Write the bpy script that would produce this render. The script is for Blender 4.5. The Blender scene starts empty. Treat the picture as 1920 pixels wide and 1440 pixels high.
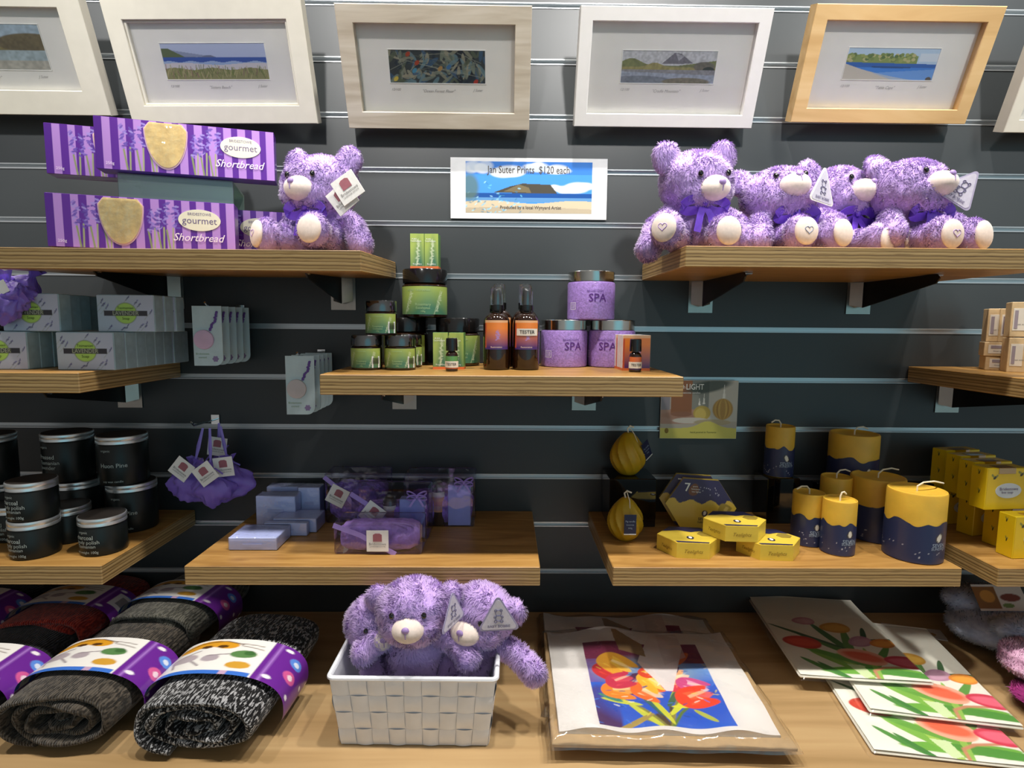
import bpy, math, random
import numpy as np
from mathutils import Vector, Matrix, Euler
scene = bpy.context.scene
COL = scene.collection
rnd = random.Random(7)
PI = math.pi
rad = math.radians

# ------------------------------------------------------------------ camera
Z0 = 1.346                      # eye height above the floor
FPX, PITCH, YAW, ROLL, DIST = 1070.2, 0.104614, 0.011973, 0.007871, 1.1346
def _axes():
    cp, sp, cy, sy, cr, sr = math.cos(PITCH), math.sin(PITCH), math.cos(YAW), math.sin(YAW), math.cos(ROLL), math.sin(ROLL)
    Fw = np.array([sy*cp, cy*cp, -sp]); Rt = np.array([cy, -sy, 0.0]); Up = np.cross(Rt, Fw)
    return Fw, Rt*cr+Up*sr, -Rt*sr+Up*cr
FW, RT, UP = _axes()
CP = np.array([0.0, -DIST, Z0])
cam_data = bpy.data.cameras.new('camera'); cam = bpy.data.objects.new('camera', cam_data); COL.objects.link(cam)
cam_data.sensor_fit = 'HORIZONTAL'; cam_data.sensor_width = 36.0; cam_data.lens = 36.0*FPX/1920.0
cam_data.clip_start = 0.02; cam_data.clip_end = 60
mw = Matrix(((RT[0], UP[0], -FW[0], CP[0]), (RT[1], UP[1], -FW[1], CP[1]), (RT[2], UP[2], -FW[2], CP[2]), (0, 0, 0, 1)))
cam.matrix_world = mw
scene.camera = cam
def ray(px, py): return FW+RT*(px-960)/FPX-UP*(py-720)/FPX
def A(px, py, Y):               # the point of the vertical plane y = Y seen at a pixel
    d = ray(px, py); return CP+d*((Y-CP[1])/d[1])
def B(px, py, Z):               # the point of the level plane z = Z seen at a pixel
    d = ray(px, py); return CP+d*((Z-CP[2])/d[2])
def X(px, Y, Z):                # x of the column px at depth Y and height Z
    a = (px-960)/FPX; q = RT-a*FW
    return CP[0]-(q[1]*(Y-CP[1])+q[2]*(Z-CP[2]))/q[0]
def S(n, Y, Z): return n*((Y-CP[1])*FW[1]+(Z-CP[2])*FW[2])/FPX

# ------------------------------------------------------------------ world, lamps, exposure
scene.view_settings.view_transform = 'Standard'
scene.view_settings.look = 'None'
scene.view_settings.gamma = 1.0
scene.view_settings.use_curve_mapping = False
scene.view_settings.exposure = 0.0
world = bpy.data.worlds.new('shop interior light'); scene.world = world
world.use_nodes = True
nt = world.node_tree; nt.nodes.clear()
wo = nt.nodes.new('ShaderNodeOutputWorld'); bg = nt.nodes.new('ShaderNodeBackground')
tc = nt.nodes.new('ShaderNodeTexCoord')
dot = nt.nodes.new('ShaderNodeVectorMath'); dot.operation = 'DOT_PRODUCT'
dv = Vector((0.42, -1.0, 0.02)).normalized(); dot.inputs[1].default_value = dv
nt.links.new(tc.outputs['Generated'], dot.inputs[0])
cr = nt.nodes.new('ShaderNodeValToRGB')
cr.color_ramp.elements[0].position = 0.0; cr.color_ramp.elements[0].color = (0.17, 0.165, 0.155, 1)
cr.color_ramp.elements[-1].position = 0.985; cr.color_ramp.elements[-1].color = (0.42, 0.86, 1.0, 1)
e_ = cr.color_ramp.elements.new(0.88); e_.color = (0.50, 0.50, 0.49, 1)
nt.links.new(dot.outputs['Value'], cr.inputs[0])
nt.links.new(cr.outputs['Color'], bg.inputs['Color']); bg.inputs['Strength'].default_value = 0.66
nt.links.new(bg.outputs[0], wo.inputs[0])

def spot(x, y, z, tx, ty, tz, watts, deg, blend=0.5, col=(1.0, 0.95, 0.88), size=0.035):
    l = bpy.data.lights.new('ceiling_or_fill_spot', 'SPOT'); l.energy = watts; l.color = col
    l.spot_size = rad(deg); l.spot_blend = blend; l.shadow_soft_size = size
    o = bpy.data.objects.new('ceiling_or_fill_spot', l); COL.objects.link(o); o.location = (x, y, z)
    o.rotation_euler = (Vector((tx, ty, tz))-Vector((x, y, z))).to_track_quat('-Z', 'Y').to_euler()
LAMPS = [(-1.15, 20), (-0.42, 29), (0.10, 32), (0.60, 30), (1.05, 30)]
for lx, lw in LAMPS:
    spot(lx, -0.54, 2.72, lx*0.96, -0.16, 0.9, lw*1.8, 78, 0.6)
for lx in (-1.3, -0.45, 0.45, 1.3):          # added fill spots without a known source, brightening prints and upper shelves
    spot(lx, -1.75, 2.75, lx*0.8, 0.0, 1.86, 150, 30, 0.9, (1.0, 0.97, 0.94), 0.06)

# ------------------------------------------------------------------ materials
def lin(h):
    if isinstance(h, str):
        h = h.lstrip('#'); c = [int(h[i:i+2], 16)/255 for i in (0, 2, 4)]
    else: c = list(h)
    return tuple((v/12.92 if v <= 0.04045 else ((v+0.055)/1.055)**2.4) for v in c)
MATS = {}
def sset(b, k, v):
    if k in b.inputs: b.inputs[k].default_value = v
def new_mat(name):
    m = bpy.data.materials.new(name); m.use_nodes = True
    return m, m.node_tree, m.node_tree.nodes['Principled BSDF']
def add_bump(nt, b, scale, strength, dist=0.001, detail=3, stretch=None, kind='noise'):
    tc = nt.nodes.new('ShaderNodeTexCoord'); mp = nt.nodes.new('ShaderNodeMapping')
    if stretch: mp.inputs['Scale'].default_value = stretch
    n = nt.nodes.new('ShaderNodeTexNoise' if kind == 'noise' else 'ShaderNodeTexVoronoi')
    n.inputs['Scale'].default_value = scale
    if kind == 'noise': n.inputs['Detail'].default_value = detail
    bp = nt.nodes.new('ShaderNodeBump'); bp.inputs['Strength'].default_value = strength; bp.inputs['Distance'].default_value = dist
    nt.links.new(tc.outputs['Object'], mp.inputs['Vector']); nt.links.new(mp.outputs['Vector'], n.inputs['Vector'])
    nt.links.new(n.outputs[0], bp.inputs['Height']); nt.links.new(bp.outputs['Normal'], b.inputs['Normal'])
    return n
def mat(name, col, rough=0.5, metal=0.0, var=0.06, vscale=40, bump=None, coat=0.0, spec=0.5, sheen=0.0, stretch=None, sub=0.0):
    if name in MATS: return MATS[name]
    m, nt, b = new_mat(name); c = lin(col)
    sset(b, 'Roughness', rough); sset(b, 'Metallic', metal); sset(b, 'Coat Weight', coat); sset(b, 'Specular IOR Level', spec); sset(b, 'Sheen Weight', sheen)
    if sub: sset(b, 'Subsurface Weight', sub); sset(b, 'Subsurface Scale', 0.01)
    tc = nt.nodes.new('ShaderNodeTexCoord'); mp = nt.nodes.new('ShaderNodeMapping')
    if stretch: mp.inputs['Scale'].default_value = stretch
    n = nt.nodes.new('ShaderNodeTexNoise'); n.inputs['Scale'].default_value = vscale; n.inputs['Detail'].default_value = 4
    r = nt.nodes.new('ShaderNodeValToRGB')
    r.color_ramp.elements[0].position = 0.3; r.color_ramp.elements[1].position = 0.7
    r.color_ramp.elements[0].color = tuple(v*(1-var) for v in c)+(1,); r.color_ramp.elements[1].color = tuple(min(1, v*(1+var)) for v in c)+(1,)
    nt.links.new(tc.outputs['Object'], mp.inputs['Vector']); nt.links.new(mp.outputs['Vector'], n.inputs['Vector'])
    nt.links.new(n.outputs[0], r.inputs[0]); nt.links.new(r.outputs[0], b.inputs['Base Color'])
    if bump: add_bump(nt, b, *bump, stretch=stretch)
    MATS[name] = m; return m
def mat_attr(name, rough=0.5, coat=0.0, bump=None, sheen=0.0):      # printed surfaces: the print lives in the mesh colours
    if name in MATS: return MATS[name]
    m, nt, b = new_mat(name)
    a = nt.nodes.new('ShaderNodeAttribute'); a.attribute_name = 'Print'
    nt.links.new(a.outputs['Color'], b.inputs['Base Color'])
    sset(b, 'Roughness', rough); sset(b, 'Coat Weight', coat); sset(b, 'Sheen Weight', sheen)
    if bump: add_bump(nt, b, *bump)
    MATS[name] = m; return m
def mat_film(name, tint='#ffffff', rough=0.06, gloss=0.10, bump=None, haze=0.0, hazecol='#ffffff'):
    if name in MATS: return MATS[name]
    m = bpy.data.materials.new(name); m.use_nodes = True; nt = m.node_tree; nt.nodes.clear()
    out = nt.nodes.new('ShaderNodeOutputMaterial'); tr = nt.nodes.new('ShaderNodeBsdfTransparent'); tr.inputs[0].default_value = lin(tint)+(1,)
    gl = nt.nodes.new('ShaderNodeBsdfGlossy'); gl.inputs['Roughness'].default_value = rough; gl.inputs[0].default_value = (1, 1, 1, 1)
    lw = nt.nodes.new('ShaderNodeLayerWeight'); lw.inputs[0].default_value = 0.25
    ma = nt.nodes.new('ShaderNodeMath'); ma.operation = 'MULTIPLY_ADD'; ma.inputs[1].default_value = 0.6; ma.inputs[2].default_value = gloss; ma.use_clamp = True
    nt.links.new(lw.outputs['Fresnel'], ma.inputs[0])
    mx = nt.nodes.new('ShaderNodeMixShader'); nt.links.new(ma.outputs[0], mx.inputs[0])
    base = tr
    if haze:
        df = nt.nodes.new('ShaderNodeBsdfDiffuse'); df.inputs[0].default_value = lin(hazecol)+(1,)
        m2 = nt.nodes.new('ShaderNodeMixShader'); m2.inputs[0].default_value = haze
        nt.links.new(tr.outputs[0], m2.inputs[1]); nt.links.new(df.outputs[0], m2.inputs[2]); base = m2
    nt.links.new(base.outputs[0], mx.inputs[1]); nt.links.new(gl.outputs[0], mx.inputs[2]); nt.links.new(mx.outputs[0], out.inputs[0])
    if bump:
        tc = nt.nodes.new('ShaderNodeTexCoord'); n = nt.nodes.new('ShaderNodeTexNoise'); n.inputs['Scale'].default_value = bump[0]
        bp = nt.nodes.new('ShaderNodeBump'); bp.inputs['Strength'].default_value = bump[1]; bp.inputs['Distance'].default_value = 0.004
        nt.links.new(tc.outputs['Object'], n.inputs['Vector']); nt.links.new(n.outputs[0], bp.inputs['Height'])
        nt.links.new(bp.outputs['Normal'], gl.inputs['Normal']); nt.links.new(bp.outputs['Normal'], lw.inputs['Normal'])
    MATS[name] = m; return m
def ramp(nt, stops):
    r = nt.nodes.new('ShaderNodeValToRGB'); e = r.color_ramp.elements
    while len(e) < len(stops): e.new(0.5)
    for i, (p, c) in enumerate(stops): e[i].position = p; e[i].color = lin(c)+(1,)
    return r
def mat_ply():                  # plywood: veneer on top, stacked plies on the front edge, end grain at the sides
    if 'plywood' in MATS: return MATS['plywood']
    m, nt, b = new_mat('plywood'); sset(b, 'Roughness', 0.42); N = nt.nodes.new; L = nt.links.new
    geo = N('ShaderNodeNewGeometry'); tc = N('ShaderNodeTexCoord'); sep = N('ShaderNodeSeparateXYZ'); L(geo.outputs['Normal'], sep.inputs[0])
    # veneer
    mp = N('ShaderNodeMapping'); mp.inputs['Scale'].default_value = (1.2, 9, 1); L(tc.outputs['Object'], mp.inputs[0])
    n1 = N('ShaderNodeTexNoise'); n1.inputs['Scale'].default_value = 5; n1.inputs['Detail'].default_value = 6; n1.inputs['Distortion'].default_value = 1.2; L(mp.outputs[0], n1.inputs[0])
    r1 = ramp(nt, [(0.28, '#8f6631'), (0.5, '#aa7f42'), (0.72, '#bf9455')]); L(n1.outputs[0], r1.inputs[0])
    vk = N('ShaderNodeTexVoronoi'); vk.inputs['Scale'].default_value = 6.5; mk = N('ShaderNodeMapping'); mk.inputs['Scale'].default_value = (0.7, 1.5, 1); L(tc.outputs['Object'], mk.inputs[0]); L(mk.outputs[0], vk.inputs[0])
    rk = ramp(nt, [(0.03, '#8a5c2e'), (0.10, '#ffffff')]); L(vk.outputs['Distance'], rk.inputs[0])
    mk2 = N('ShaderNodeMix'); mk2.data_type = 'RGBA'; mk2.blend_type = 'MULTIPLY'; mk2.inputs[0].default_value = 0.35; L(r1.outputs[0], mk2.inputs[6]); L(rk.outputs[0], mk2.inputs[7])
    # plies: bands across z, wavy a little along x
    mp2 = N('ShaderNodeMapping'); mp2.inputs['Scale'].default_value = (5, 1, 1); L(tc.outputs['Object'], mp2.inputs[0])
    nw = N('ShaderNodeTexNoise'); nw.inputs['Scale'].default_value = 4; nw.inputs['Detail'].default_value = 3; L(mp2.outputs[0], nw.inputs[0])
    so = N('ShaderNodeSeparateXYZ'); L(tc.outputs['Object'], so.inputs[0])
    ma = N('ShaderNodeMath'); ma.operation = 'MULTIPLY_ADD'; L(nw.outputs[0], ma.inputs[0]); ma.inputs[1].default_value = 0.0022; L(so.outputs[2], ma.inputs[2])
    ms = N('ShaderNodeMath'); ms.operation = 'MULTIPLY'; L(ma.outputs[0], ms.inputs[0]); ms.inputs[1].default_value = 1/0.0105
    fr = N('ShaderNodeMath'); fr.operation = 'FRACT'; L(ms.outputs[0], fr.inputs[0])
    r2 = ramp(nt, [(0.0, '#6f5531'), (0.12, '#a98a58'), (0.38, '#bfa270'), (0.48, '#866a40'), (0.60, '#9a7c4c'), (0.80, '#b0925f'), (0.97, '#735835')]); L(fr.outputs[0], r2.inputs[0])
    mp3 = N('ShaderNodeMapping'); mp3.inputs['Scale'].default_value = (14, 14, 300); L(tc.outputs['Object'], mp3.inputs[0])
    nf = N('ShaderNodeTexNoise'); nf.inputs['Scale'].default_value = 1.5; nf.inputs['Detail'].default_value = 3; L(mp3.outputs[0], nf.inputs[0])
    rf = ramp(nt, [(0.25, '#8d7c66'), (0.42, '#ffffff')]); L(nf.outputs[0], rf.inputs[0])
    me = N('ShaderNodeMix'); me.data_type = 'RGBA'; me.blend_type = 'MULTIPLY'; me.inputs[0].default_value = 0.75; L(r2.outputs[0], me.inputs[6]); L(rf.outputs[0], me.inputs[7])
    ab = N('ShaderNodeMath'); ab.operation = 'ABSOLUTE'; L(sep.outputs[2], ab.inputs[0])
    gt = N('ShaderNodeMath'); gt.operation = 'GREATER_THAN'; L(ab.outputs[0], gt.inputs[0]); gt.inputs[1].default_value = 0.7
    mx = N('ShaderNodeMix'); mx.data_type = 'RGBA'; L(gt.outputs[0], mx.inputs[0]); L(me.outputs[2], mx.inputs[6]); L(mk2.outputs[2], mx.inputs[7])
    L(mx.outputs[2], b.inputs['Base Color'])
    bp = N('ShaderNodeBump'); bp.inputs['Strength'].default_value = 0.25; bp.inputs['Distance'].default_value = 0.0006; L(nf.outputs[0], bp.inputs['Height']); L(bp.outputs[0], b.inputs['Normal'])
    MATS['plywood'] = m; return m
def mat_wood(name, a, bcol, c, sc=(0.6, 7, 7), rough=0.5, scale=4):
    if name in MATS: return MATS[name]
    m, nt, b = new_mat(name); N = nt.nodes.new; L = nt.links.new
    tc = N('ShaderNodeTexCoord'); mp = N('ShaderNodeMapping'); mp.inputs['Scale'].default_value = sc; L(tc.outputs['Object'], mp.inputs[0])
    n = N('ShaderNodeTexNoise'); n.inputs['Scale'].default_value = scale; n.inputs['Detail'].default_value = 7; n.inputs['Distortion'].default_value = 0.6; L(mp.outputs[0], n.inputs[0])
    r = ramp(nt, [(0.3, a), (0.5, bcol), (0.7, c)]); L(n.outputs[0], r.inputs[0]); L(r.outputs[0], b.inputs['Base Color']); sset(b, 'Roughness', rough)
    bp = N('ShaderNodeBump'); bp.inputs['Strength'].default_value = 0.15; bp.inputs['Distance'].default_value = 0.001; L(n.outputs[0], bp.inputs['Height']); L(bp.outputs[0], b.inputs['Normal'])
    MATS[name] = m; return m
def mat_fur(name, c0, c1, c2):
    if name in MATS: return MATS[name]
    m, nt, b = new_mat(name); N = nt.nodes.new; L = nt.links.new
    tc = N('ShaderNodeTexCoord'); n = N('ShaderNodeTexNoise'); n.inputs['Scale'].default_value = 55; n.inputs['Detail'].default_value = 5; n.inputs['Roughness'].default_value = 0.7; L(tc.outputs['Object'], n.inputs[0])
    r = ramp(nt, [(0.25, c0), (0.5, c1), (0.72, c2)]); L(n.outputs[0], r.inputs[0]); L(r.outputs[0], b.inputs['Base Color'])
    sset(b, 'Roughness', 0.85); sset(b, 'Sheen Weight', 0.35); sset(b, 'Specular IOR Level', 0.15)
    MATS[name] = m; return m
def mat_marl(name, dark, light, thr=0.55, scale=420, stretch=(1, 0.35, 1)):
    if name in MATS: return MATS[name]
    m, nt, b = new_mat(name); N = nt.nodes.new; L = nt.links.new
    tc = N('ShaderNodeTexCoord'); mp = N('ShaderNodeMapping'); mp.inputs['Scale'].default_value = stretch; L(tc.outputs['Object'], mp.inputs[0])
    n = N('ShaderNodeTexNoise'); n.inputs['Scale'].default_value = scale; n.inputs['Detail'].default_value = 2; L(mp.outputs[0], n.inputs[0])
    r = ramp(nt, [(thr-0.03, dark), (thr+0.03, light)]); L(n.outputs[0], r.inputs[0])
    n2 = N('ShaderNodeTexNoise'); n2.inputs['Scale'].default_value = 25; L(tc.outputs['Object'], n2.inputs[0])
    r2 = ramp(nt, [(0.3, '#bbbbbb'), (0.7, '#ffffff')]); L(n2.outputs[0], r2.inputs[0])
    mx = N('ShaderNodeMix'); mx.data_type = 'RGBA'; mx.blend_type = 'MULTIPLY'; mx.inputs[0].default_value = 0.6; L(r.outputs[0], mx.inputs[6]); L(r2.outputs[0], mx.inputs[7])
    L(mx.outputs[2], b.inputs['Base Color']); sset(b, 'Roughness', 0.95); sset(b, 'Sheen Weight', 0.2); sset(b, 'Specular IOR Level', 0.1)
    w = N('ShaderNodeTexWave'); w.inputs['Scale'].default_value = 90; w.inputs['Distortion'].default_value = 2.5; w.inputs['Detail'].default_value = 2; L(tc.outputs['Object'], w.inputs[0])
    bp = N('ShaderNodeBump'); bp.inputs['Strength'].default_value = 0.7; bp.inputs['Distance'].default_value = 0.002; L(w.outputs[0], bp.inputs['Height'])
    bp2 = N('ShaderNodeBump'); bp2.inputs['Strength'].default_value = 0.6; bp2.inputs['Distance'].default_value = 0.002; L(n.outputs[0], bp2.inputs['Height']); L(bp.outputs[0], bp2.inputs['Normal']); L(bp2.outputs[0], b.inputs['Normal'])
    MATS[name] = m; return m

# ------------------------------------------------------------------ mesh building
class MB:
    def __init__(s): s.v = []; s.f = []
    def add(s, V, Fc):
        o = len(s.v); s.v += [tuple(map(float, p)) for p in V]; s.f += [tuple(o+i for i in f) for f in Fc]; return s
    def box(s, x0, x1, y0, y1, z0, z1, bev=0.0, M=None):
        b = min(bev, (x1-x0)/2.01, (y1-y0)/2.01, (z1-z0)/2.01)
        if b <= 0:
            V = [(x, y, z) for x in (x0, x1) for y in (y0, y1) for z in (z0, z1)]
            Fc = [(0, 1, 3, 2), (4, 6, 7, 5), (0, 4, 5, 1), (2, 3, 7, 6), (0, 2, 6, 4), (1, 5, 7, 3)]
        else:
            V = []; ids = {}
            for i in (0, 1):
                for j in (0, 1):
                    for k in (0, 1):
                        c = ((x0, x1)[i], (y0, y1)[j], (z0, z1)[k]); sg = (1-2*i, 1-2*j, 1-2*k)
                        for a in range(3):
                            p = [c[t]+sg[t]*b*(0 if t == a else 1) for t in range(3)]
                            ids[(i, j, k, a)] = len(V); V.append(p)
            Fc = []
            for a in range(3):
                u, w = [(1, 2), (2, 0), (0, 1)][a]
                for s0 in (0, 1):
                    q = []
                    for (m, n) in ((0, 0), (1, 0), (1, 1), (0, 1)):
                        t = [0, 0, 0]; t[a] = s0; t[u] = m; t[w] = n; q.append(ids[(*t, a)])
                    Fc.append(tuple(q if s0 else q[::-1]))
            for a in range(3):
                u, w = [(1, 2), (2, 0), (0, 1)][a]
                for m in (0, 1):
                    for n in (0, 1):
                        t0 = [0, 0, 0]; t0[u] = m; t0[w] = n; t1 = list(t0); t1[a] = 1
                        q = [ids[(*t0, u)], ids[(*t0, w)], ids[(*t1, w)], ids[(*t1, u)]]
                        Fc.append(tuple(q if (m == n) else q[::-1]))
            for i in (0, 1):
                for j in (0, 1):
                    for k in (0, 1):
                        q = [ids[(i, j, k, a)] for a in range(3)]
                        Fc.append(tuple(q if (i+j+k) % 2 == 1 else q[::-1]))
        if M is not None: V = [M @ Vector(p) for p in V]
        return s.add(V, Fc)
    def lathe(s, prof, n=32, M=None, cap=True):       # prof: (r, z) from bottom to top
        V = []; Fc = []
        for r, z in prof:
            for i in range(n):
                a = 2*PI*i/n; V.append((r*math.cos(a), r*math.sin(a), z))
        m = len(prof)
        for j in range(m-1):
            for i in range(n):
                Fc.append((j*n+i, j*n+(i+1) % n, (j+1)*n+(i+1) % n, (j+1)*n+i))
        if cap:
            Fc.append(tuple(range(n))[::-1]); Fc.append(tuple((m-1)*n+i for i in range(n)))
        if M is not None: V = [M @ Vector(p) for p in V]
        return s.add(V, Fc)
    def tube(s, pts, r, n=8, closed=False):
        P = [Vector(p) for p in pts]; V = []; Fc = []; m = len(P)
        rr = r if isinstance(r, (list, tuple)) else [r]*m
        pn = None
        for i, p in enumerate(P):
            if closed: t = (P[(i+1) % m]-P[i-1]).normalized()
            else: t = (P[min(i+1, m-1)]-P[max(i-1, 0)]).normalized()
            if pn is None:
                pn = t.orthogonal().normalized()
            else:
                pn = (pn-t*pn.dot(t)); pn = pn.normalized() if pn.length > 1e-6 else t.orthogonal().normalized()
            bn = t.cross(pn)
            for k in range(n):
                a = 2*PI*k/n; V.append(p+(pn*math.cos(a)+bn*math.sin(a))*rr[i])
        for i in range(m if closed else m-1):
            for k in range(n):
                a, b2 = i*n+k, i*n+(k+1) % n; c, d = ((i+1) % m)*n+(k+1) % n, ((i+1) % m)*n+k
                Fc.append((a, b2, c, d))
        if not closed: Fc.append(tuple(range(n))[::-1]); Fc.append(tuple((m-1)*n+k for k in range(n)))
        return s.add(V, Fc)
    def ribbon(s, pts, w, th=0.0006, side=(0, 0, 1)):
        P = [Vector(p) for p in pts]; V = []; Fc = []; m = len(P)
        for i, p in enumerate(P):
            t = (P[min(i+1, m-1)]-P[max(i-1, 0)]).normalized(); sd = Vector(side[i] if isinstance(side[0], (tuple, list, Vector)) else side)
            sd = (sd-t*sd.dot(t)).normalized(); nn = t.cross(sd); ww = w[i] if isinstance(w, (list, tuple)) else w
            V += [p+sd*ww/2+nn*th/2, p-sd*ww/2+nn*th/2, p-sd*ww/2-nn*th/2, p+sd*ww/2-nn*th/2]
        for i in range(m-1):
            for k in range(4):
                Fc.append((i*4+k, i*4+(k+1) % 4, (i+1)*4+(k+1) % 4, (i+1)*4+k))
        Fc.append((3, 2, 1, 0)); Fc.append(tuple((m-1)*4+k for k in range(4)))
        return s.add(V, Fc)
    def prism(s, poly, z0, z1, M=None):               # polygon in x-y pulled from z0 to z1
        n = len(poly); V = [(x, y, z0) for x, y in poly]+[(x, y, z1) for x, y in poly]
        Fc = [tuple(range(n))[::-1], tuple(range(n, 2*n))]+[(i, (i+1) % n, n+(i+1) % n, n+i) for i in range(n)]
        if M is not None: V = [M @ Vector(p) for p in V]
        return s.add(V, Fc)
    def ellipsoid(s, c, r, n=20, m=12, M=None):
        V = []; Fc = []
        for j in range(1, m):
            ph = PI*j/m
            for i in range(n):
                a = 2*PI*i/n; V.append((c[0]+r[0]*math.sin(ph)*math.cos(a), c[1]+r[1]*math.sin(ph)*math.sin(a), c[2]-r[2]*math.cos(ph)))
        for j in range(m-2):
            for i in range(n): Fc.append((j*n+i, j*n+(i+1) % n, (j+1)*n+(i+1) % n, (j+1)*n+i))
        b = len(V); V.append((c[0], c[1], c[2]-r[2])); t = len(V); V.append((c[0], c[1], c[2]+r[2]))
        for i in range(n): Fc.append((b, (i+1) % n, i)); Fc.append((t, (m-2)*n+i, (m-2)*n+(i+1) % n))
        if M is not None: V = [M @ Vector(p) for p in V]
        return s.add(V, Fc)
def mk(name, V, Fc, m, parent=None, smooth=True, loc=None, rot=None, label=None):
    me = bpy.data.meshes.new(name); me.from_pydata([tuple(p) for p in V], [], [tuple(f) for f in Fc]); me.update()
    if smooth:
        me.shade_smooth()
        try: me.set_sharp_from_angle(angle=rad(38))
        except Exception: pass
    if m: me.materials.append(m)
    o = bpy.data.objects.new(name, me); COL.objects.link(o)
    if parent is not None: o.parent = parent
    if loc is not None: o.location = loc
    if rot is not None: o.rotation_euler = rot
    if label: o['label'] = label
    return o
def part(name, mb, m, parent=None, smooth=True, **k): return mk(name, mb.v, mb.f, m, parent, smooth, **k)
def tag(o, label, cat, group=None, kind=None):
    o['label'] = label; o['category'] = cat
    if group: o['group'] = group
    if kind: o['kind'] = kind
    return o
def thing(name, label, cat, loc=(0, 0, 0), rot=(0, 0, 0), group=None, scale=1.0):
    o = bpy.data.objects.new(name, None); COL.objects.link(o); o.empty_display_size = 0.02
    o.location = tuple(map(float, loc)); o.rotation_euler = rot if isinstance(rot, (tuple, list, Euler)) else (0, 0, rot); o.scale = (scale,)*3
    return tag(o, label, cat, group)
def dup(root, label, loc=None, rot=None, group=None, scale=None, cat=None):
    def cp(o, par):
        c = o.copy(); COL.objects.link(c); c.parent = par
        for ch in list(o.children):
            if not ch.get('skipcopy'): cp(ch, c)
        return c
    r = cp(root, None)
    if loc is not None: r.location = tuple(map(float, loc))
    if rot is not None: r.rotation_euler = rot if isinstance(rot, (tuple, list, Euler)) else (0, 0, rot)
    if scale is not None: r.scale = (scale,)*3 if not isinstance(scale, tuple) else scale
    r['label'] = label
    if cat: r['category'] = cat
    if group: r['group'] = group
    elif 'group' in r: del r['group']
    return r

# ------------------------------------------------------------------ printed surfaces
class Art:                      # a small picture in linear colours, row 0 at the bottom
    def __init__(s, nu, nv, col='#ffffff', asp=1.0):
        s.nu, s.nv, s.asp = nu, nv, asp                # asp = width / height
        s.a = np.zeros((nv+1, nu+1, 3)); s.a[:] = lin(col)
        s.U, s.V = np.meshgrid(np.linspace(0, 1, nu+1), np.linspace(0, 1, nv+1))
    def put(s, mask, col, al=1.0):
        w = (np.clip(mask, 0, 1)*al)[..., None]; s.a = s.a*(1-w)+np.array(lin(col))*w; return s
    def rect(s, u0, v0, u1, v1, col, al=1.0): return s.put(((s.U >= u0) & (s.U <= u1) & (s.V >= v0) & (s.V <= v1)).astype(float), col, al)
    def ell(s, cu, cv, ru, rv, col, ang=0.0, al=1.0, soft=0.12, pinch=0.0):     # radii in units of the height
        du = (s.U-cu)*s.asp; dv = s.V-cv; c, n = math.cos(ang), math.sin(ang)
        x = du*c+dv*n; y = -du*n+dv*c
        q = np.sqrt((x/ru)**2+(y/(rv*(1-pinch*np.clip(x/ru, -1, 1))))**2)
        return s.put((1+soft-q)/(soft if soft > 0 else 1e-3)*0.999 if soft else (q < 1).astype(float), col, al)
    def line(s, pts, w, col, al=1.0):
        P = [(p[0]*s.asp, p[1]) for p in pts]; best = np.full(s.U.shape, 9.0)
        for (x0, y0), (x1, y1) in zip(P[:-1], P[1:]):
            dx, dy = x1-x0, y1-y0; L2 = dx*dx+dy*dy+1e-12
            t = np.clip(((s.U*s.asp-x0)*dx+(s.V-y0)*dy)/L2, 0, 1)
            best = np.minimum(best, np.hypot(s.U*s.asp-x0-t*dx, s.V-y0-t*dy))
        return s.put(1.5-best/w, col, al)
    def below(s, fn, col, al=1.0, v0=0.0): return s.put(((s.V <= fn(s.U)) & (s.V >= v0)).astype(float), col, al)
    def poly(s, pts, col, al=1.0):
        ins = np.zeros(s.U.shape, bool); n = len(pts)
        for i in range(n):
            x0, y0 = pts[i]; x1, y1 = pts[(i+1) % n]
            with np.errstate(divide='ignore', invalid='ignore'):
                c = ((y0 > s.V) != (y1 > s.V)) & (s.U < (x1-x0)*(s.V-y0)/((y1-y0) if y1 != y0 else 1e-9)+x0)
            ins ^= c
        return s.put(ins.astype(float), col, al)
    def noise(s, amt, seed=1, cell=6):
        r = np.random.RandomState(seed); g = r.rand(s.nv//cell+3, s.nu//cell+3)
        y = s.V*(g.shape[0]-2); x = s.U*(g.shape[1]-2); yi = y.astype(int); xi = x.astype(int); fy = y-yi; fx = x-xi
        n = g[yi, xi]*(1-fy)*(1-fx)+g[yi+1, xi]*fy*(1-fx)+g[yi, xi+1]*(1-fy)*fx+g[yi+1, xi+1]*fy*fx
        s.a = np.clip(s.a*(1+amt*(n[..., None]-0.5)*2), 0, 1); return s
def printed(name, art, fn, m, parent=None, loc=None, rot=None, label=None):
    nu, nv = art.nu, art.nv
    V = [fn(i/nu, j/nv) for j in range(nv+1) for i in range(nu+1)]
    idx = np.arange((nu+1)*(nv+1)).reshape(nv+1, nu+1)
    Fc = np.stack([idx[:-1, :-1], idx[:-1, 1:], idx[1:, 1:], idx[1:, :-1]], -1).reshape(-1, 4).tolist()
    o = mk(name, V, Fc, m, parent, True, loc, rot, label)
    at = o.data.color_attributes.new('Print', 'FLOAT_COLOR', 'POINT')
    c = np.ones(((nu+1)*(nv+1), 4), np.float32); c[:, :3] = art.a.reshape(-1, 3); at.data.foreach_set('color', c.ravel())
    return o
def flat(x0, x1, z0, z1, y): return lambda u, v: (x0+(x1-x0)*u, y, z0+(z1-z0)*v)
def cyl(r, a0, a1, z0, z1): return lambda u, v: (r*math.sin(a0+(a1-a0)*u), -r*math.cos(a0+(a1-a0)*u), z0+(z1-z0)*v)

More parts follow.
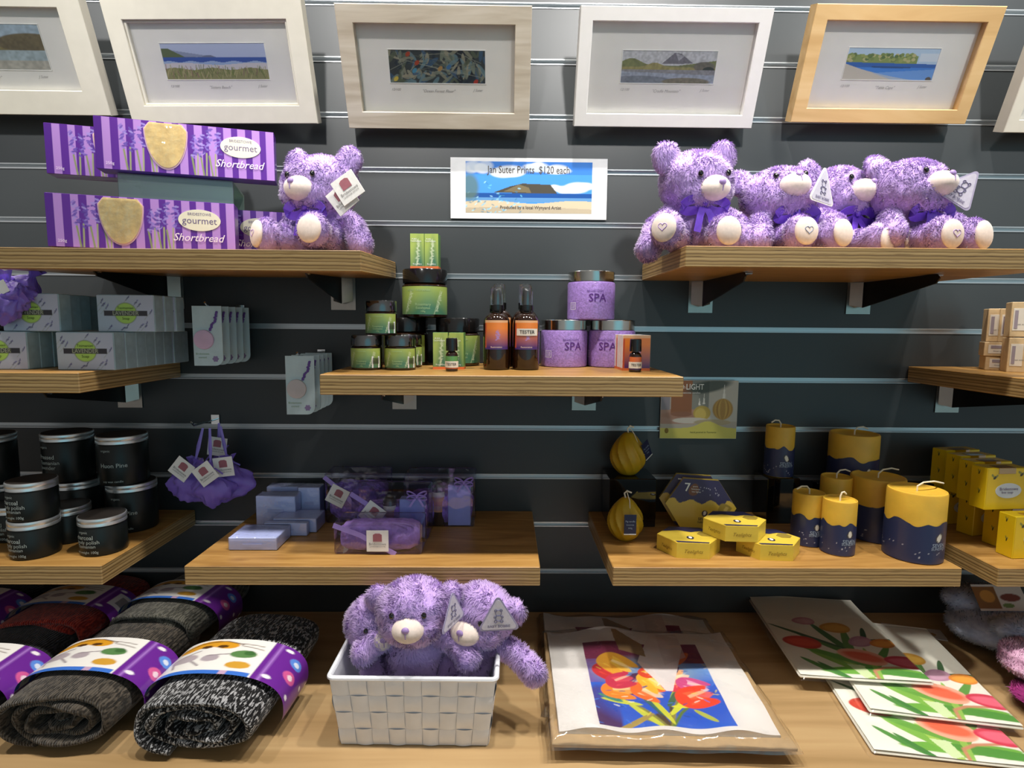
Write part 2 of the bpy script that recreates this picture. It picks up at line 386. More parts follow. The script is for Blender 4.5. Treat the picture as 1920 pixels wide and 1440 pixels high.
_TX = {}
def text_geo(s, size=1.0, shear=0.0, sx=1.0, bold=0.0):
    key = (s, shear, sx, bold)
    if key not in _TX:
        cu = bpy.data.curves.new('t', 'FONT'); cu.body = s; cu.align_x = 'CENTER'; cu.align_y = 'CENTER'; cu.size = 1.0; cu.shear = shear; cu.offset = bold; cu.resolution_u = 2
        ob = bpy.data.objects.new('t', cu); COL.objects.link(ob); dg = bpy.context.evaluated_depsgraph_get()
        me = bpy.data.meshes.new_from_object(ob.evaluated_get(dg))
        _TX[key] = ([(v.co.x*sx, v.co.y) for v in me.vertices], [tuple(p.vertices) for p in me.polygons])
        bpy.data.objects.remove(ob); bpy.data.meshes.remove(me); bpy.data.curves.remove(cu)
    V, Fc = _TX[key]; return [(x*size, y*size) for x, y in V], Fc
def lettering(lines, fn, m, parent, name='lettering', label=None):    # lines: (text, x, y, size[, shear, sx, bold]); fn maps (x, y) to a point
    mb = MB()
    for ln in lines:
        s, x, y, size = ln[:4]; V, Fc = text_geo(s, size, *ln[4:]); mb.add([fn(x+a, y+b) for a, b in V], Fc)
    return part(name, mb, m, parent, smooth=False, label=label)
def on_flat(y): return lambda a, b: (a, y, b)
def on_cyl(r): return lambda a, b: (r*math.sin(a/r), -r*math.cos(a/r), b)
INK = mat('black ink', '#26211f', 0.5); INKG = mat('grey ink', '#7f7a78', 0.6); WINK = mat('white ink', '#eef0ea', 0.45)
# ------------------------------------------------------------------ the setting: slat wall, floor
ZC = 0.750                                          # counter top
ZL, ZM, ZT = Z0-0.380, Z0-0.078, Z0+0.118           # tops of the lower, middle and top shelves
WALL = mat('charcoal laminate', '#35393b', 0.38, var=0.04, vscale=9, bump=(900, 0.10, 0.0004, 2), spec=0.5)
ALU = mat('brushed aluminium', '#c4c8cb', 0.34, 0.75, var=0.05, vscale=6, stretch=(0.4, 60, 60))
XW0, XW1 = -2.6, 2.6
mb = MB()
zb = [Z0+0.5977-0.1*k-0.0105 for k in range(-3, 13)]         # bottoms of the grooves
edges = [3.0]+sorted(zb, reverse=True)
top = 3.0
for z in sorted(zb, reverse=True):
    mb.box(XW0, XW1, 0.0, 0.022, z+0.0105, top); top = z
mb.box(XW0, XW1, 0.0, 0.022, 0.0, top)
mb.box(XW0, XW1, 0.02, 0.06, 0.0, 3.0)
w = part('wall_back', mb, WALL, smooth=False); w['kind'] = 'structure'
for i, z in enumerate(sorted(zb, reverse=True)):             # aluminium inserts in the grooves
    mb = MB(); mb.box(XW0, XW1, 0.006, 0.0175, z+0.0008, z+0.0090)
    mb.box(XW0, XW1, -0.0012, 0.006, z, z+0.0016); mb.box(XW0, XW1, -0.0012, 0.006, z+0.0086, z+0.0102)
    o = part('trim_%d' % (i+1), mb, ALU, smooth=False); o['kind'] = 'structure'
mb = MB(); mb.box(XW0, XW1, -4.0, 0.06, -0.05, 0.0)
o = part('floor', mb, mat('dark vinyl floor', '#5a554f', 0.5), smooth=False); o['kind'] = 'structure'

# ------------------------------------------------------------------ display counter under the shelves
t = thing('display_counter', 'long wood-grain display counter below the slat wall carrying socks, basket and tulip textiles', 'counter', (0.1, -0.36, 0))
WOOD = mat_wood('counter oak', '#a08257', '#b49468', '#c1a376', sc=(0.5, 6, 6), rough=0.38)
mb = MB(); mb.box(-1.8, 1.7, -0.32, 0.359, ZC-0.035, ZC, 0.002); part('counter_top', mb, WOOD, t, smooth=False)
mb = MB(); mb.box(-1.78, 1.68, -0.28, 0.355, 0.0, ZC-0.036, 0.002); part('cabinet_body', mb, mat('dark cabinet board', '#33302d', 0.5), t, smooth=False)

# ------------------------------------------------------------------ shelves and their brackets
PLY = mat_ply()
STEEL = mat('bracket steel', '#a9a39b', 0.25, 0.9); BLK = mat('black bracket steel', '#171717', 0.35, 0.3); CHROME = mat('chrome', '#e4e6e8', 0.08, 1.0)
def shelf(x0, x1, zt, label, depth=0.272, sag=0.0):
    mb = MB(); mb.box(x0, x1, -depth, -0.0016, -0.031, 0, 0.0012)
    c = (x0+x1)/2; mb.v = [(a-c, b, d) for a, b, d in mb.v]
    o = part('wall_shelf', mb, PLY, smooth=False); o.location = (c, 0, zt); o.rotation_euler = (sag, 0, 0); tag(o, label, 'shelf')
shelf(-0.772, -0.215, ZT, 'plywood shelf at top left, holding the striped shortbread boxes and a purple bear', sag=rad(2.4))
shelf(0.267, 0.824, ZT, 'plywood shelf at top right, holding the row of four purple bears')
shelf(-1.20, -0.642, ZM, 'plywood shelf at the left edge with the stacked lavender soap boxes')
shelf(-0.281, 0.272, ZM, 'plywood shelf in the middle with green jars, amber bottles and purple salt jars')
shelf(0.808, 1.40, ZM, 'plywood shelf at the right edge with the brown kraft soap boxes')
shelf(-1.18, -0.628, ZL, 'plywood shelf at lower left with the black jars')
shelf(-0.500, 0.057, ZL, 'plywood shelf at lower centre with lilac soaps and clear gift boxes')
shelf(0.172, 0.728, ZL, 'plywood shelf at lower right with the yellow and navy candles')
shelf(0.786, 1.34, ZL, 'plywood shelf at the lower right edge with the yellow bee soap boxes')
def bracket(x, zt, label, src=None):
    if src is not None: return dup(src, label, (x, 0, zt-0.031), 0, 'steel brackets under the shelves')
    t = thing('shelf_bracket', label, 'bracket', (x, 0, zt-0.031), 0, 'steel brackets under the shelves')
    mb = MB(); mb.box(-0.024, 0.024, -0.0026, -0.0014, -0.062, 0.0); part('wall_plate', mb, STEEL, t, smooth=False)
    mb = MB(); V = [(-0.019, -0.003, -0.001), (0, -0.017, -0.001), (0.019, -0.003, -0.001), (-0.019, -0.003, -0.045), (0, -0.017, -0.050), (0.019, -0.003, -0.045)]
    mb.add(V, [(0, 1, 4, 3), (1, 2, 5, 4), (2, 0, 3, 5), (0, 2, 1), (3, 4, 5)]); part('channel', mb, STEEL, t, smooth=False)
    mb = MB(); pts = [(-0.012, -0.001), (-0.205, -0.001), (-0.212, -0.008), (-0.205, -0.016), (-0.016, -0.050)]
    M = Matrix(((0, 0, 1, 0), (1, 0, 0, 0), (0, 1, 0, 0), (0, 0, 0, 1))); mb.prism(pts, -0.0012, 0.0012, M); part('arm', mb, BLK, t, smooth=False)
    mb = MB(); mb.box(0.0013, 0.018, -0.195, -0.165, -0.003, -0.001); mb.lathe([(0.003, -0.004), (0.0035, -0.003)], 10, Matrix.Translation((0.010, -0.18, 0)));
    mb.lathe([(0.003, 0), (0.003, 0.002)], 10, Matrix.Translation((0.0012, -0.2, -0.008)) @ Matrix.Rotation(PI/2, 4, 'Y')); part('fixing_lug', mb, CHROME, t, smooth=False)
    return t
b0 = bracket(-0.652, ZT, 'steel bracket plate with black arm under the top left shelf, left one')
bracket(-0.318, ZT, 'steel bracket plate under the right end of the top left shelf, beside the gap', b0)
bracket(0.384, ZT, 'steel bracket under the left end of the top right shelf', b0)
bracket(0.698, ZT, 'steel bracket with long black arm under the middle of the top right shelf', b0)
bracket(-0.201, ZM, 'steel bracket under the left end of the middle shelf', b0)
bracket(0.158, ZM, 'steel bracket under the right end of the middle shelf', b0)
bracket(0.893, ZM, 'steel bracket under the kraft soap shelf at the right edge', b0)
bracket(-0.745, ZM, 'steel bracket under the lavender soap shelf at the left edge', b0)

# ------------------------------------------------------------------ framed prints
GLASS = mat_film('picture glass', '#ffffff', 0.03, 0.015)
PAPER = mat('mount board', '#f3efe9', 0.8, var=0.02)
PRINT = mat_attr('printed paper', 0.45)
def paint_far_left(a):
    a.rect(0, 0, 1, 1, '#a9bccb'); a.below(lambda u: 0.72+0.1*np.sin(7*u), '#a6a074'); a.below(lambda u: 0.62+0.08*np.sin(11*u+1), '#8f8355'); a.ell(0.9, 0.6, 0.8, 0.2, '#6d6146'); a.below(lambda u: 0.44+0*u, '#a8b8bf'); a.below(lambda u: 0.2+0*u, '#b9b5aa'); a.noise(0.25, 3, 4)
def paint_dunes(a):
    a.rect(0, 0, 1, 1, '#b9c3e0'); a.below(lambda u: 0.86-0.45*u+0.0*u, '#8f99b5'); a.below(lambda u: 0.66+0.07*np.exp(-((u-0.45)/0.06)**2)-0.1*u, '#6d7590')
    a.below(lambda u: 0.86-1.6*np.clip(u-0.07, 0, 1)-0.0*u, '#5b6a48'); a.below(lambda u: 0.62+0*u, '#2f55a8'); a.below(lambda u: 0.50+0.02*np.sin(30*u), '#9db4d8'); a.below(lambda u: 0.44+0.03*np.sin(9*u), '#d3cdd2')
    a.below(lambda u: 0.30+0.03*np.sin(17*u), '#8c8a5c'); r = random.Random(2)
    for i in range(130):
        u = r.random(); v = r.uniform(0, 0.25); a.line([(u, v), (u+r.uniform(-0.03, 0.03), v+r.uniform(0.1, 0.22))], 0.012, r.choice(['#6f7f3c', '#a4a067', '#8e6a66', '#586b34', '#b9ad80']), 0.8)
def paint_foliage(a):
    a.rect(0, 0, 1, 1, '#3b4143'); r = random.Random(5); a.ell(0.75, 0.5, 0.5, 0.5, '#1e2430')
    for i in range(120):
        a.ell(r.random(), r.random(), r.uniform(0.12, 0.26), r.uniform(0.03, 0.07), r.choice(['#7d8576', '#5e6a5f', '#8c8b78', '#3e5b7a', '#6b8790', '#a09a84', '#59614f', '#27323f']), r.uniform(0, 3), 0.85)
    for i in range(22): a.line([(r.random(), r.random()), (r.random(), r.random())], 0.008, r.choice(['#9fa393', '#6f7466', '#4d5f66']), 0.7)
    for u, v, c in [(0.2, 0.88, '#a8442c'), (0.29, 0.62, '#a8442c'), (0.53, 0.45, '#b08a54'), (0.9, 0.05, '#b03a30'), (0.62, 0.5, '#3f6fa0'), (0.26, 0.38, '#4d8fae'), (0.06, 0.12, '#d0b94e')]: a.ell(u, v, 0.09, 0.06, c, 0.7)
def paint_lake(a):
    a.rect(0, 0, 1, 1, '#c4c3c6'); a.poly([(0.42, 0.6), (0.55, 0.95), (0.62, 0.92), (0.76, 0.62)], '#77707a'); a.poly([(0.56, 0.93), (0.6, 0.7), (0.66, 0.85)], '#a8a4ac')
    a.below(lambda u: 0.55+0.22*np.exp(-((u-0.1)/0.13)**2)+0.42*np.clip(u-0.6, 0, 1), '#7a7c4a'); a.below(lambda u: 0.5+0.14*np.exp(-((u-0.35)/0.1)**2), '#9a8f57')
    a.ell(0.88, 0.52, 0.35, 0.15, '#6f6558'); a.ell(0.93, 0.42, 0.2, 0.1, '#2f2b24'); a.below(lambda u: 0.42+0*u, '#8f8c90'); a.below(lambda u: 0.36-0.1*u, '#9fa5b5'); a.ell(0.2, 0.1, 1.0, 0.12, '#7d828d'); a.ell(0.7, 0.05, 0.8, 0.12, '#7b7260'); a.noise(0.25, 8, 4)
def paint_bay(a):
    a.rect(0, 0, 1, 1, '#bcd3ea'); a.rect(0.8, 0.6, 1, 0.85, '#d8e2ee'); a.below(lambda u: np.where(u < 0.78, 0.78+0.05*np.sin(20*u)+0.03*np.sin(47*u), 0), '#8a9a4e'); r = random.Random(3)
    for i in range(60): a.ell(r.uniform(0, 0.76), r.uniform(0.6, 0.8), 0.07, 0.05, r.choice(['#5e7436', '#9fa658', '#7c8c42', '#c3ba80', '#6b7c3a']))
    a.below(lambda u: 0.55-0.04*u, '#2a5fb4'); a.below(lambda u: 0.38+0.02*np.sin(9*u), '#3f84dc'); a.line([(0.3, 0.41), (0.72, 0.40)], 0.018, '#1f3f78')
    a.below(lambda u: 0.48-0.85*u+0.3*u*u, '#c9c2b2'); a.below(lambda u: 0.15+0.2*u-0.0*u, '#8fb9ea', 0.5); a.below(lambda u: 0.5-0.9*u, '#cfc6b8'); a.ell(0.96, 0.03, 0.1, 0.07, '#5b4b42')
def paint_plain(a): a.rect(0, 0, 1, 1, '#9aa7a6'); a.noise(0.4, 4)
def framed(label, x0, x1, zbot, yb, H, tau, fw, fd, fmat, inner, paint, pw=None, title='', rot=0.0, y2=0.0):
    W = x1-x0
    t = thing('picture_frame', label, 'picture frame', ((x0+x1)/2, yb, zbot), (tau, 0, rot))
    # local axes: x across, z up the frame, y into the wall; the frame's face is at y = 0
    mb = MB(); h2 = W/2
    def ring(xa, za, xb, zb2, y0, y1, wdt, bev=0.001):
        sec = [(0, y1), (0, y0+bev), (bev, y0), (wdt-bev, y0), (wdt, y0+bev), (wdt, y1)]; V = []
        for (cx, cz, sx, sz) in ((xa, za, 1, 1), (xb, za, -1, 1), (xb, zb2, -1, -1), (xa, zb2, 1, -1)):
            for d, y in sec: V.append((cx+sx*d, y, cz+sz*d))
        n = len(sec); Fc = []
        for i in range(4):
            for k in range(n-1): a, b2 = i*n+k, ((i+1) % 4)*n+k; Fc.append((a, b2, b2+1, a+1))
            a, b2 = i*n, ((i+1) % 4)*n; Fc.append((a+n-1, b2+n-1, b2, a))
        return V, Fc
    mb.add(*ring(-h2, 0, h2, H, 0, fd, fw)); part('frame', mb, fmat, t, smooth=False)
    if inner:
        mb = MB(); mb.add(*ring(-h2+fw, fw, h2-fw, H-fw, 0.004, 0.012, 0.004)); part('inner_slip', mb, fmat, t, smooth=False)
    d = fd*0.55
    mb = MB(); mb.box(-h2+fw*0.6, h2-fw*0.6, d, d+0.003, fw*0.6, H-fw*0.6); part('mount', mb, PAPER, t, smooth=False)
    pw = pw or W*0.56; ph = pw*0.30; zc = H*0.52
    mb = MB(); mb.add(*ring(-pw/2-0.0015, zc-ph/2-0.0015, pw/2+0.0015, zc+ph/2+0.0015, d-0.0012, d+0.001, 0.0015, 0.0004)); part('mount_bevel', mb, mat('white bevel', '#f6f4f0', 0.7), t, smooth=False)
    a = Art(230, 70, '#ffffff', 3.3); paint(a)
    printed('print', a, flat(-pw/2, pw/2, zc-ph/2, zc+ph/2, d-0.0003), PRINT, t)
    if title: lettering([(title, 0, zc-ph/2-0.013, 0.0068, 0.4), ('12/100', -pw*0.45, zc-ph/2-0.011, 0.006, 0.4), ('J Suter', pw*0.42, zc-ph/2-0.011, 0.006, 0.4)], on_flat(d-0.0006), mat('pencil', '#aaa6a4', 0.8), t, 'signature')
    mb = MB(); mb.box(-h2+fw*0.8, h2-fw*0.8, d-0.004, d-0.003, fw*0.8, H-fw*0.8); part('glass', mb, GLASS, t, smooth=False)
    return t
CREAM = mat('cream painted frame', '#dcd7c8', 0.42, var=0.03); WHITEF = mat('white painted frame', '#e8e6e2', 0.4, var=0.02)
GREYW = mat_wood('washed grey oak', '#b3a692', '#c6bba8', '#d6cdbd', sc=(0.8, 5, 8), scale=7); BLOND = mat_wood('blond wood', '#c9a26a', '#d8b47c', '#e2c28d', sc=(0.8, 5, 6), scale=5)
framed('cream framed coastal print cut off by the left edge, hills over pale water', -1.130, -0.722, Z0+0.372, -0.040, 0.205, rad(22), 0.040, 0.022, CREAM, False, paint_far_left, title='"Boat Harbour"')
framed('cream framed print of grassy dunes and blue sea, above the shortbread boxes', -0.690, -0.346, Z0+0.362, -0.036, 0.192, rad(21), 0.030, 0.022, CREAM, True, paint_dunes, 0.185, '"Sisters Beach"', rad(-2))
framed('washed grey wood framed print of dark tangled foliage, third in the row', -0.290, 0.041, Z0+0.356, -0.038, 0.192, rad(25), 0.028, 0.032, GREYW, False, paint_foliage, 0.170, '"Ocean Forest Floor"')
framed('white framed print of a lake and grey mountain, beside the grey wood frame', 0.124, 0.453, Z0+0.364, -0.038, 0.187, rad(23), 0.022, 0.026, WHITEF, False, paint_lake, 0.168, '"Cradle Mountain"')
framed('blond wood framed print of a green headland and bright blue bay, above the bears', 0.526, 0.852, Z0+0.376, -0.038, 0.184, rad(23), 0.024, 0.026, BLOND, False, paint_bay, 0.164, '"Table Cape"')
framed('pale framed picture cut off by the right edge of the photo', 0.925, 1.255, Z0+0.362, -0.038, 0.187, rad(21), 0.022, 0.026, CREAM, False, paint_plain)

# ------------------------------------------------------------------ price sign on the slat wall
t = thing('price_sign', 'white laminated landscape sign for prints at $120 each, pinned to the slat wall', 'sign', (0.0425, -0.0035, Z0+0.202))
mb = MB(); mb.box(-0.150, 0.151, -0.0008, 0.0, 0, 0.114, 0.0002); part('laminated_card', mb, mat('laminated white card', '#f3f3f4', 0.12, coat=0.6), t, smooth=False)
a = Art(260, 104, '#3f7fd6', 2.47)
a.below(lambda u: 0.75+0*u, '#4a94e6'); r = random.Random(4)
for u, v, w_, h_ in [(0.1, 0.88, 0.3, 0.1), (0.3, 0.8, 0.4, 0.1), (0.55, 0.9, 0.25, 0.1), (0.75, 0.85, 0.3, 0.1), (0.9, 0.5, 0.35, 0.08), (0.75, 0.47, 0.2, 0.06)]:
    for i in range(7): a.ell(u+r.uniform(-0.06, 0.06), v+r.uniform(-0.04, 0.04), w_*r.uniform(0.3, 0.6), h_*r.uniform(0.4, 0.9), r.choice(['#dfe6ee', '#c9d6e6', '#f2f4f6']), 0, 0.75, 0.5)
a.poly([(0.22, 0.40), (0.35, 0.52), (0.45, 0.58), (0.67, 0.56), (0.73, 0.38)], '#4c463c'); a.poly([(0.3, 0.42), (0.42, 0.56), (0.5, 0.5), (0.52, 0.40)], '#75694f')
a.rect(0, 0.3, 1, 0.39, '#1e4f9a'); a.rect(0, 0.22, 1, 0.3, '#5f93c8'); a.below(lambda u: 0.22+0.03*np.sin(9*u), '#cfbfa2'); a.below(lambda u: 0.14-0.1*np.abs(u-0.45), '#b9ab93')
for i in range(60): a.ell(r.uniform(0.0, 0.45), r.uniform(0.02, 0.8)*r.random(), 0.03, 0.012, r.choice(['#6fc6ef', '#a9e0f7', '#3d7f9f']), r.uniform(-1, 1), 0.6)
a.ell(0.03, 0.5, 0.14, 0.2, '#5b7466', 0, 0.8, 0.6)
printed('photo_print', a, flat(-0.121, 0.122, 0.011, 0.107, -0.0010), mat_attr('glossy print', 0.14, 0.5), t)
lettering([('Jan Suter Prints  $120 each', 0.0, 0.0915, 0.0195, 0, 0.74, 0.004), ('Produced by a local Wynyard Artist', 0.004, 0.0215, 0.0088, 0, 0.92, 0.006)], on_flat(-0.0013), mat('dark brown ink', '#4a4038', 0.3), t)

# ------------------------------------------------------------------ shortbread boxes
def shortbread_art(nu=330, nv=96):
    a = Art(nu, nv, '#b98ad6', 3.35)
    for k in range(24):
        if k % 2 == 0: a.rect(k/24, 0, (k+1)/24-0.004*(k > 9), 1, '#5e2496' if k else '#521a8c')
    r = random.Random(9)
    for cx in (0.17, 0.24, 0.31, 0.54, 0.59, 0.64):
        a.line([(cx, -0.1), (cx-0.02, 0.4)], 0.016, '#8f9a5c'); a.line([(cx+0.01, -0.1), (cx+0.015, 0.45)], 0.014, '#a9ad78')
    for cx in (0.15, 0.20, 0.25, 0.30, 0.54, 0.58, 0.62, 0.67):
        h = r.uniform(0.35, 0.55)
        for i in range(16):
            a.ell(cx+r.uniform(-0.014, 0.014), h+i*0.028, 0.045, 0.018, r.choice(['#6a4fb0', '#9277cf', '#5a3a9c', '#a793dc']), r.uniform(-1, 1), 0.85)
    return a
WINP = [(-0.046, 0.020), (-0.040, 0.030), (-0.0, 0.032), (0.040, 0.030), (0.044, 0.018)]
def shortbread(label, loc, rot, group):
    L, H, D = 0.255, 0.078, 0.034
    t = thing('shortbread_box', label, 'box', loc, rot, group)
    PUR = mat('purple carton', '#5e2496', 0.3, coat=0.3)
    mb = MB(); mb.box(-L/2, L/2, -D/2, D/2, 0, H, 0.0008); part('carton', mb, PUR, t, smooth=False)
    printed('front_print', shortbread_art(), flat(-L/2+0.0006, L/2-0.0006, 0.0006, H-0.0006, -D/2-0.0003), mat_attr('glossy carton print', 0.22, 0.4), t)
    # the cut-out window: biscuits behind film
    cx = -0.030; pts = []
    for i in range(25):
        q = PI+PI*i/24; pts.append((cx+0.029*math.cos(q), 0.066+0.058*math.sin(q)*(1.0)))
    pts += [(cx+0.022, 0.0755), (cx-0.022, 0.0755)]
    M = Matrix(((1, 0, 0, 0), (0, 0, 1, -D/2-0.0005), (0, 1, 0, 0), (0, 0, 0, 1)))
    mb = MB(); mb.prism([(cx+(x-cx)*1.06, 0.0755-(0.0755-z)*1.04) for x, z in pts], -0.0006, 0.0, M); part('window_edge', mb, mat('pink carton edge', '#d9b0c8', 0.6), t, smooth=False)
    mb = MB(); mb.prism(pts, -0.0012, -0.0007, M); part('biscuits', mb, mat('shortbread', '#f2d28c', 0.6, var=0.15, vscale=90, bump=(80, 0.8, 0.002, 3)), t, smooth=False)
    mb = MB(); mb.prism(pts, -0.0026, -0.0020, M); part('window_film', mb, mat_film('wrinkled wrap', '#ffffff', 0.08, 0.05, bump=(60, 0.7)), t, smooth=False)
    ex = 0.077; mb = MB(); mb.prism([(ex+0.030*math.cos(2*PI*i/40), 0.049+0.0165*math.sin(2*PI*i/40)) for i in range(40)], -0.0009, -0.0001, M); part('badge', mb, mat('cream badge', '#ece6cf', 0.35), t, smooth=False)
    lettering([('gourmet', ex, 0.0480, 0.0150, 0, 0.95), ('BRIDESTOWE', ex, 0.0580, 0.0058, 0, 0.95)], on_flat(-D/2-0.0016), mat('violet ink', '#6b5a86', 0.5), t)
    lettering([('Shortbread', ex-0.003, 0.0215, 0.0165, 0.35, 0.95, 0.006), ('250g', -0.108, 0.009, 0.006)], on_flat(-D/2-0.0016), mat('pale pink ink', '#f2dff0', 0.4), t, 'title_lettering')
    return t
G = 'striped shortbread boxes'
sb = shortbread('purple striped shortbread box standing in front on the top left shelf, below the stand', (-0.562, -0.212, ZT-0.0085), rad(16), G)
ZTL = ZT-0.007; zrise = Z0+0.2325
s2 = dup(sb, 'purple striped shortbread box on top of the clear stand, nearest of the upper pair', (-0.511, -0.172, zrise), rad(16), G)
s3 = dup(sb, 'purple striped shortbread box behind on the clear stand, its left end sticking out', (-0.612, -0.140, zrise), rad(15), G)
s4 = dup(sb, 'purple striped shortbread box on the shelf behind, its right end next to the bear foot', (-0.507, -0.122, ZT-0.005), rad(16), G)
t = thing('acrylic_stand', 'clear acrylic stand lifting the upper shortbread boxes on the top left shelf', 'display stand', (-0.545, -0.133, ZT-0.006), rad(16))
ACR = mat_film('clear acrylic', '#cfded8', 0.06, 0.10, haze=0.30, hazecol='#9fb3ab'); hz = Z0+0.2320-(ZT-0.006)
mb = MB(); mb.box(-0.083, 0.083, -0.045, 0.062, hz-0.004, hz, 0.001); part('top_plate', mb, ACR, t, smooth=False)
for nm, yy in (('front_panel', -0.0485), ('back_panel', 0.0625)):
    mb = MB(); mb.box(-0.083, 0.083, yy, yy+0.003, 0.0005, hz-0.0002, 0.001); part(nm, mb, ACR, t, smooth=False)

# ------------------------------------------------------------------ plush bears
FUR = mat_fur('lilac plush', '#c49fe8', '#d3b4f2', '#e2caf9'); CREAMP = mat('cream velour', '#ecdcd2', 0.8, sheen=0.4, bump=(600, 0.2, 0.0006))
SATIN = mat('violet satin ribbon', '#6f47c8', 0.25, coat=0.2); EYE = mat('black glass eye', '#0c090b', 0.06, coat=0.8); NOSE = mat('lilac nose satin', '#a68bc6', 0.35)
STITCH = mat('mauve embroidery', '#b59ac9', 0.5); STITCHG = mat('silver embroidery', '#8f94a8', 0.35)
def remesh(mb, vox, smooth_it=4):
    me = bpy.data.meshes.new('r'); me.from_pydata(mb.v, [], mb.f); o = bpy.data.objects.new('r', me); COL.objects.link(o)
    m = o.modifiers.new('r', 'REMESH'); m.mode = 'VOXEL'; m.voxel_size = vox
    s = o.modifiers.new('s', 'SMOOTH'); s.iterations = smooth_it; s.factor = 0.5
    dg = bpy.context.evaluated_depsgraph_get(); e = bpy.data.meshes.new_from_object(o.evaluated_get(dg))
    bpy.data.objects.remove(o); bpy.data.meshes.remove(me)
    n = len(e.vertices); V = np.empty(n*3); e.vertices.foreach_get('co', V); V = V.reshape(-1, 3)
    e.calc_loop_triangles(); T = np.empty(len(e.loop_triangles)*3, int); e.loop_triangles.foreach_get('vertices', T); T = T.reshape(-1, 3)
    bpy.data.meshes.remove(e); return V, T
def vnormals(V, T):
    fn = np.cross(V[T[:, 1]]-V[T[:, 0]], V[T[:, 2]]-V[T[:, 0]]); N = np.zeros_like(V)
    for k in range(3): np.add.at(N, T[:, k], fn)
    return N/np.maximum(np.linalg.norm(N, axis=1, keepdims=True), 1e-9), fn
def wob(P, f, s):               # smooth pseudo-random vector field
    r = np.random.RandomState(s); out = np.zeros_like(P)
    for k in range(5):
        K = r.randn(3, 3)*f*(0.7+0.3*k); ph = r.rand(3)*6.28
        out += np.sin(P@K+ph)/(1+0.4*k)
    return out/3
def furry(name, mb, vox, n, ln, wd, m, parent, seed=1, lump=0.006, gravity=0.5, scale=1.0):
    V, T = remesh(mb, vox); N, fn = vnormals(V, T)
    V = V+N*(wob(V, 14, seed)[:, :1]*lump+wob(V, 45, seed+3)[:, :1]*lump*0.6)
    N, fn = vnormals(V, T); r = np.random.RandomState(seed); ar = np.linalg.norm(fn, axis=1)
    ti = r.choice(len(T), n, p=ar/ar.sum()); w = r.rand(n, 2); sw = w.sum(1) > 1; w[sw] = 1-w[sw]; w = np.c_[w, 1-w.sum(1)]
    P = np.einsum('nk,nkc->nc', w, V[T[ti]]); Nn = np.einsum('nk,nkc->nc', w, N[T[ti]]); Nn /= np.linalg.norm(Nn, axis=1, keepdims=True)
    flow = wob(P, 20, seed+7)*1.0+wob(P, 50, seed+9)*0.5; flow[:, 2] -= gravity; flow -= Nn*(flow*Nn).sum(1, keepdims=True)
    D = Nn*0.55+flow*0.8+r.randn(n, 3)*0.16; D /= np.linalg.norm(D, axis=1, keepdims=True)
    L = ln*(0.55+0.75*r.rand(n, 1)); side = np.cross(D, Nn+0.25*r.randn(n, 3)); side /= np.linalg.norm(side, axis=1, keepdims=True)
    P = P-Nn*ln*0.12
    a = P-side*wd; b = P+side*wd; c = P+D*L*0.55+Nn*L*0.10+side*wd*0.55; d = P+D*L*0.55+Nn*L*0.10-side*wd*0.55; e = P+D*L+flow*L*0.25
    nv = len(V); VV = np.concatenate([V, np.stack([a, b, c, d, e], 1).reshape(-1, 3)])
    base = nv+np.arange(n)*5
    Q = np.stack([base, base+1, base+2, base+3], 1); T2 = np.stack([base+3, base+2, base+4], 1)
    sn = Nn+D*0.35; sn /= np.linalg.norm(sn, axis=1, keepdims=True)
    NN = np.concatenate([N, np.repeat(sn, 5, 0)])
    me = bpy.data.meshes.new(name)
    me.vertices.add(len(VV)); me.vertices.foreach_set('co', VV.astype(np.float32).ravel())
    lv = np.concatenate([T.ravel(), Q.ravel(), T2.ravel()]); tot = np.concatenate([np.full(len(T), 3), np.full(n, 4), np.full(n, 3)])
    st = np.concatenate([[0], np.cumsum(tot)[:-1]])
    me.loops.add(len(lv)); me.loops.foreach_set('vertex_index', lv.astype(np.int32))
    me.polygons.add(len(tot)); me.polygons.foreach_set('loop_start', st.astype(np.int32)); me.polygons.foreach_set('loop_total', tot.astype(np.int32))
    me.update(calc_edges=True); me.shade_smooth()
    me.normals_split_custom_set_from_vertices(NN.tolist())
    me.materials.append(m); o = bpy.data.objects.new(name, me); COL.objects.link(o); o.parent = parent
    return o
def basis(z, up=(0, 0, 1)):
    z = Vector(z).normalized(); x = Vector(up).cross(z); x = x.normalized() if x.length > 1e-4 else Vector((1, 0, 0)); y = z.cross(x)
    return Matrix(((x[0], y[0], z[0]), (x[1], y[1], z[1]), (x[2], y[2], z[2])))
def chain(mb, pts, n=14):
    for (p0, r0), (p1, r1) in zip(pts[:-1], pts[1:]):
        for i in range(6):
            q = i/5; c = Vector(p0).lerp(Vector(p1), q); rr = r0+(r1-r0)*q; mb.ellipsoid(c, (rr, rr, rr), n, 8)
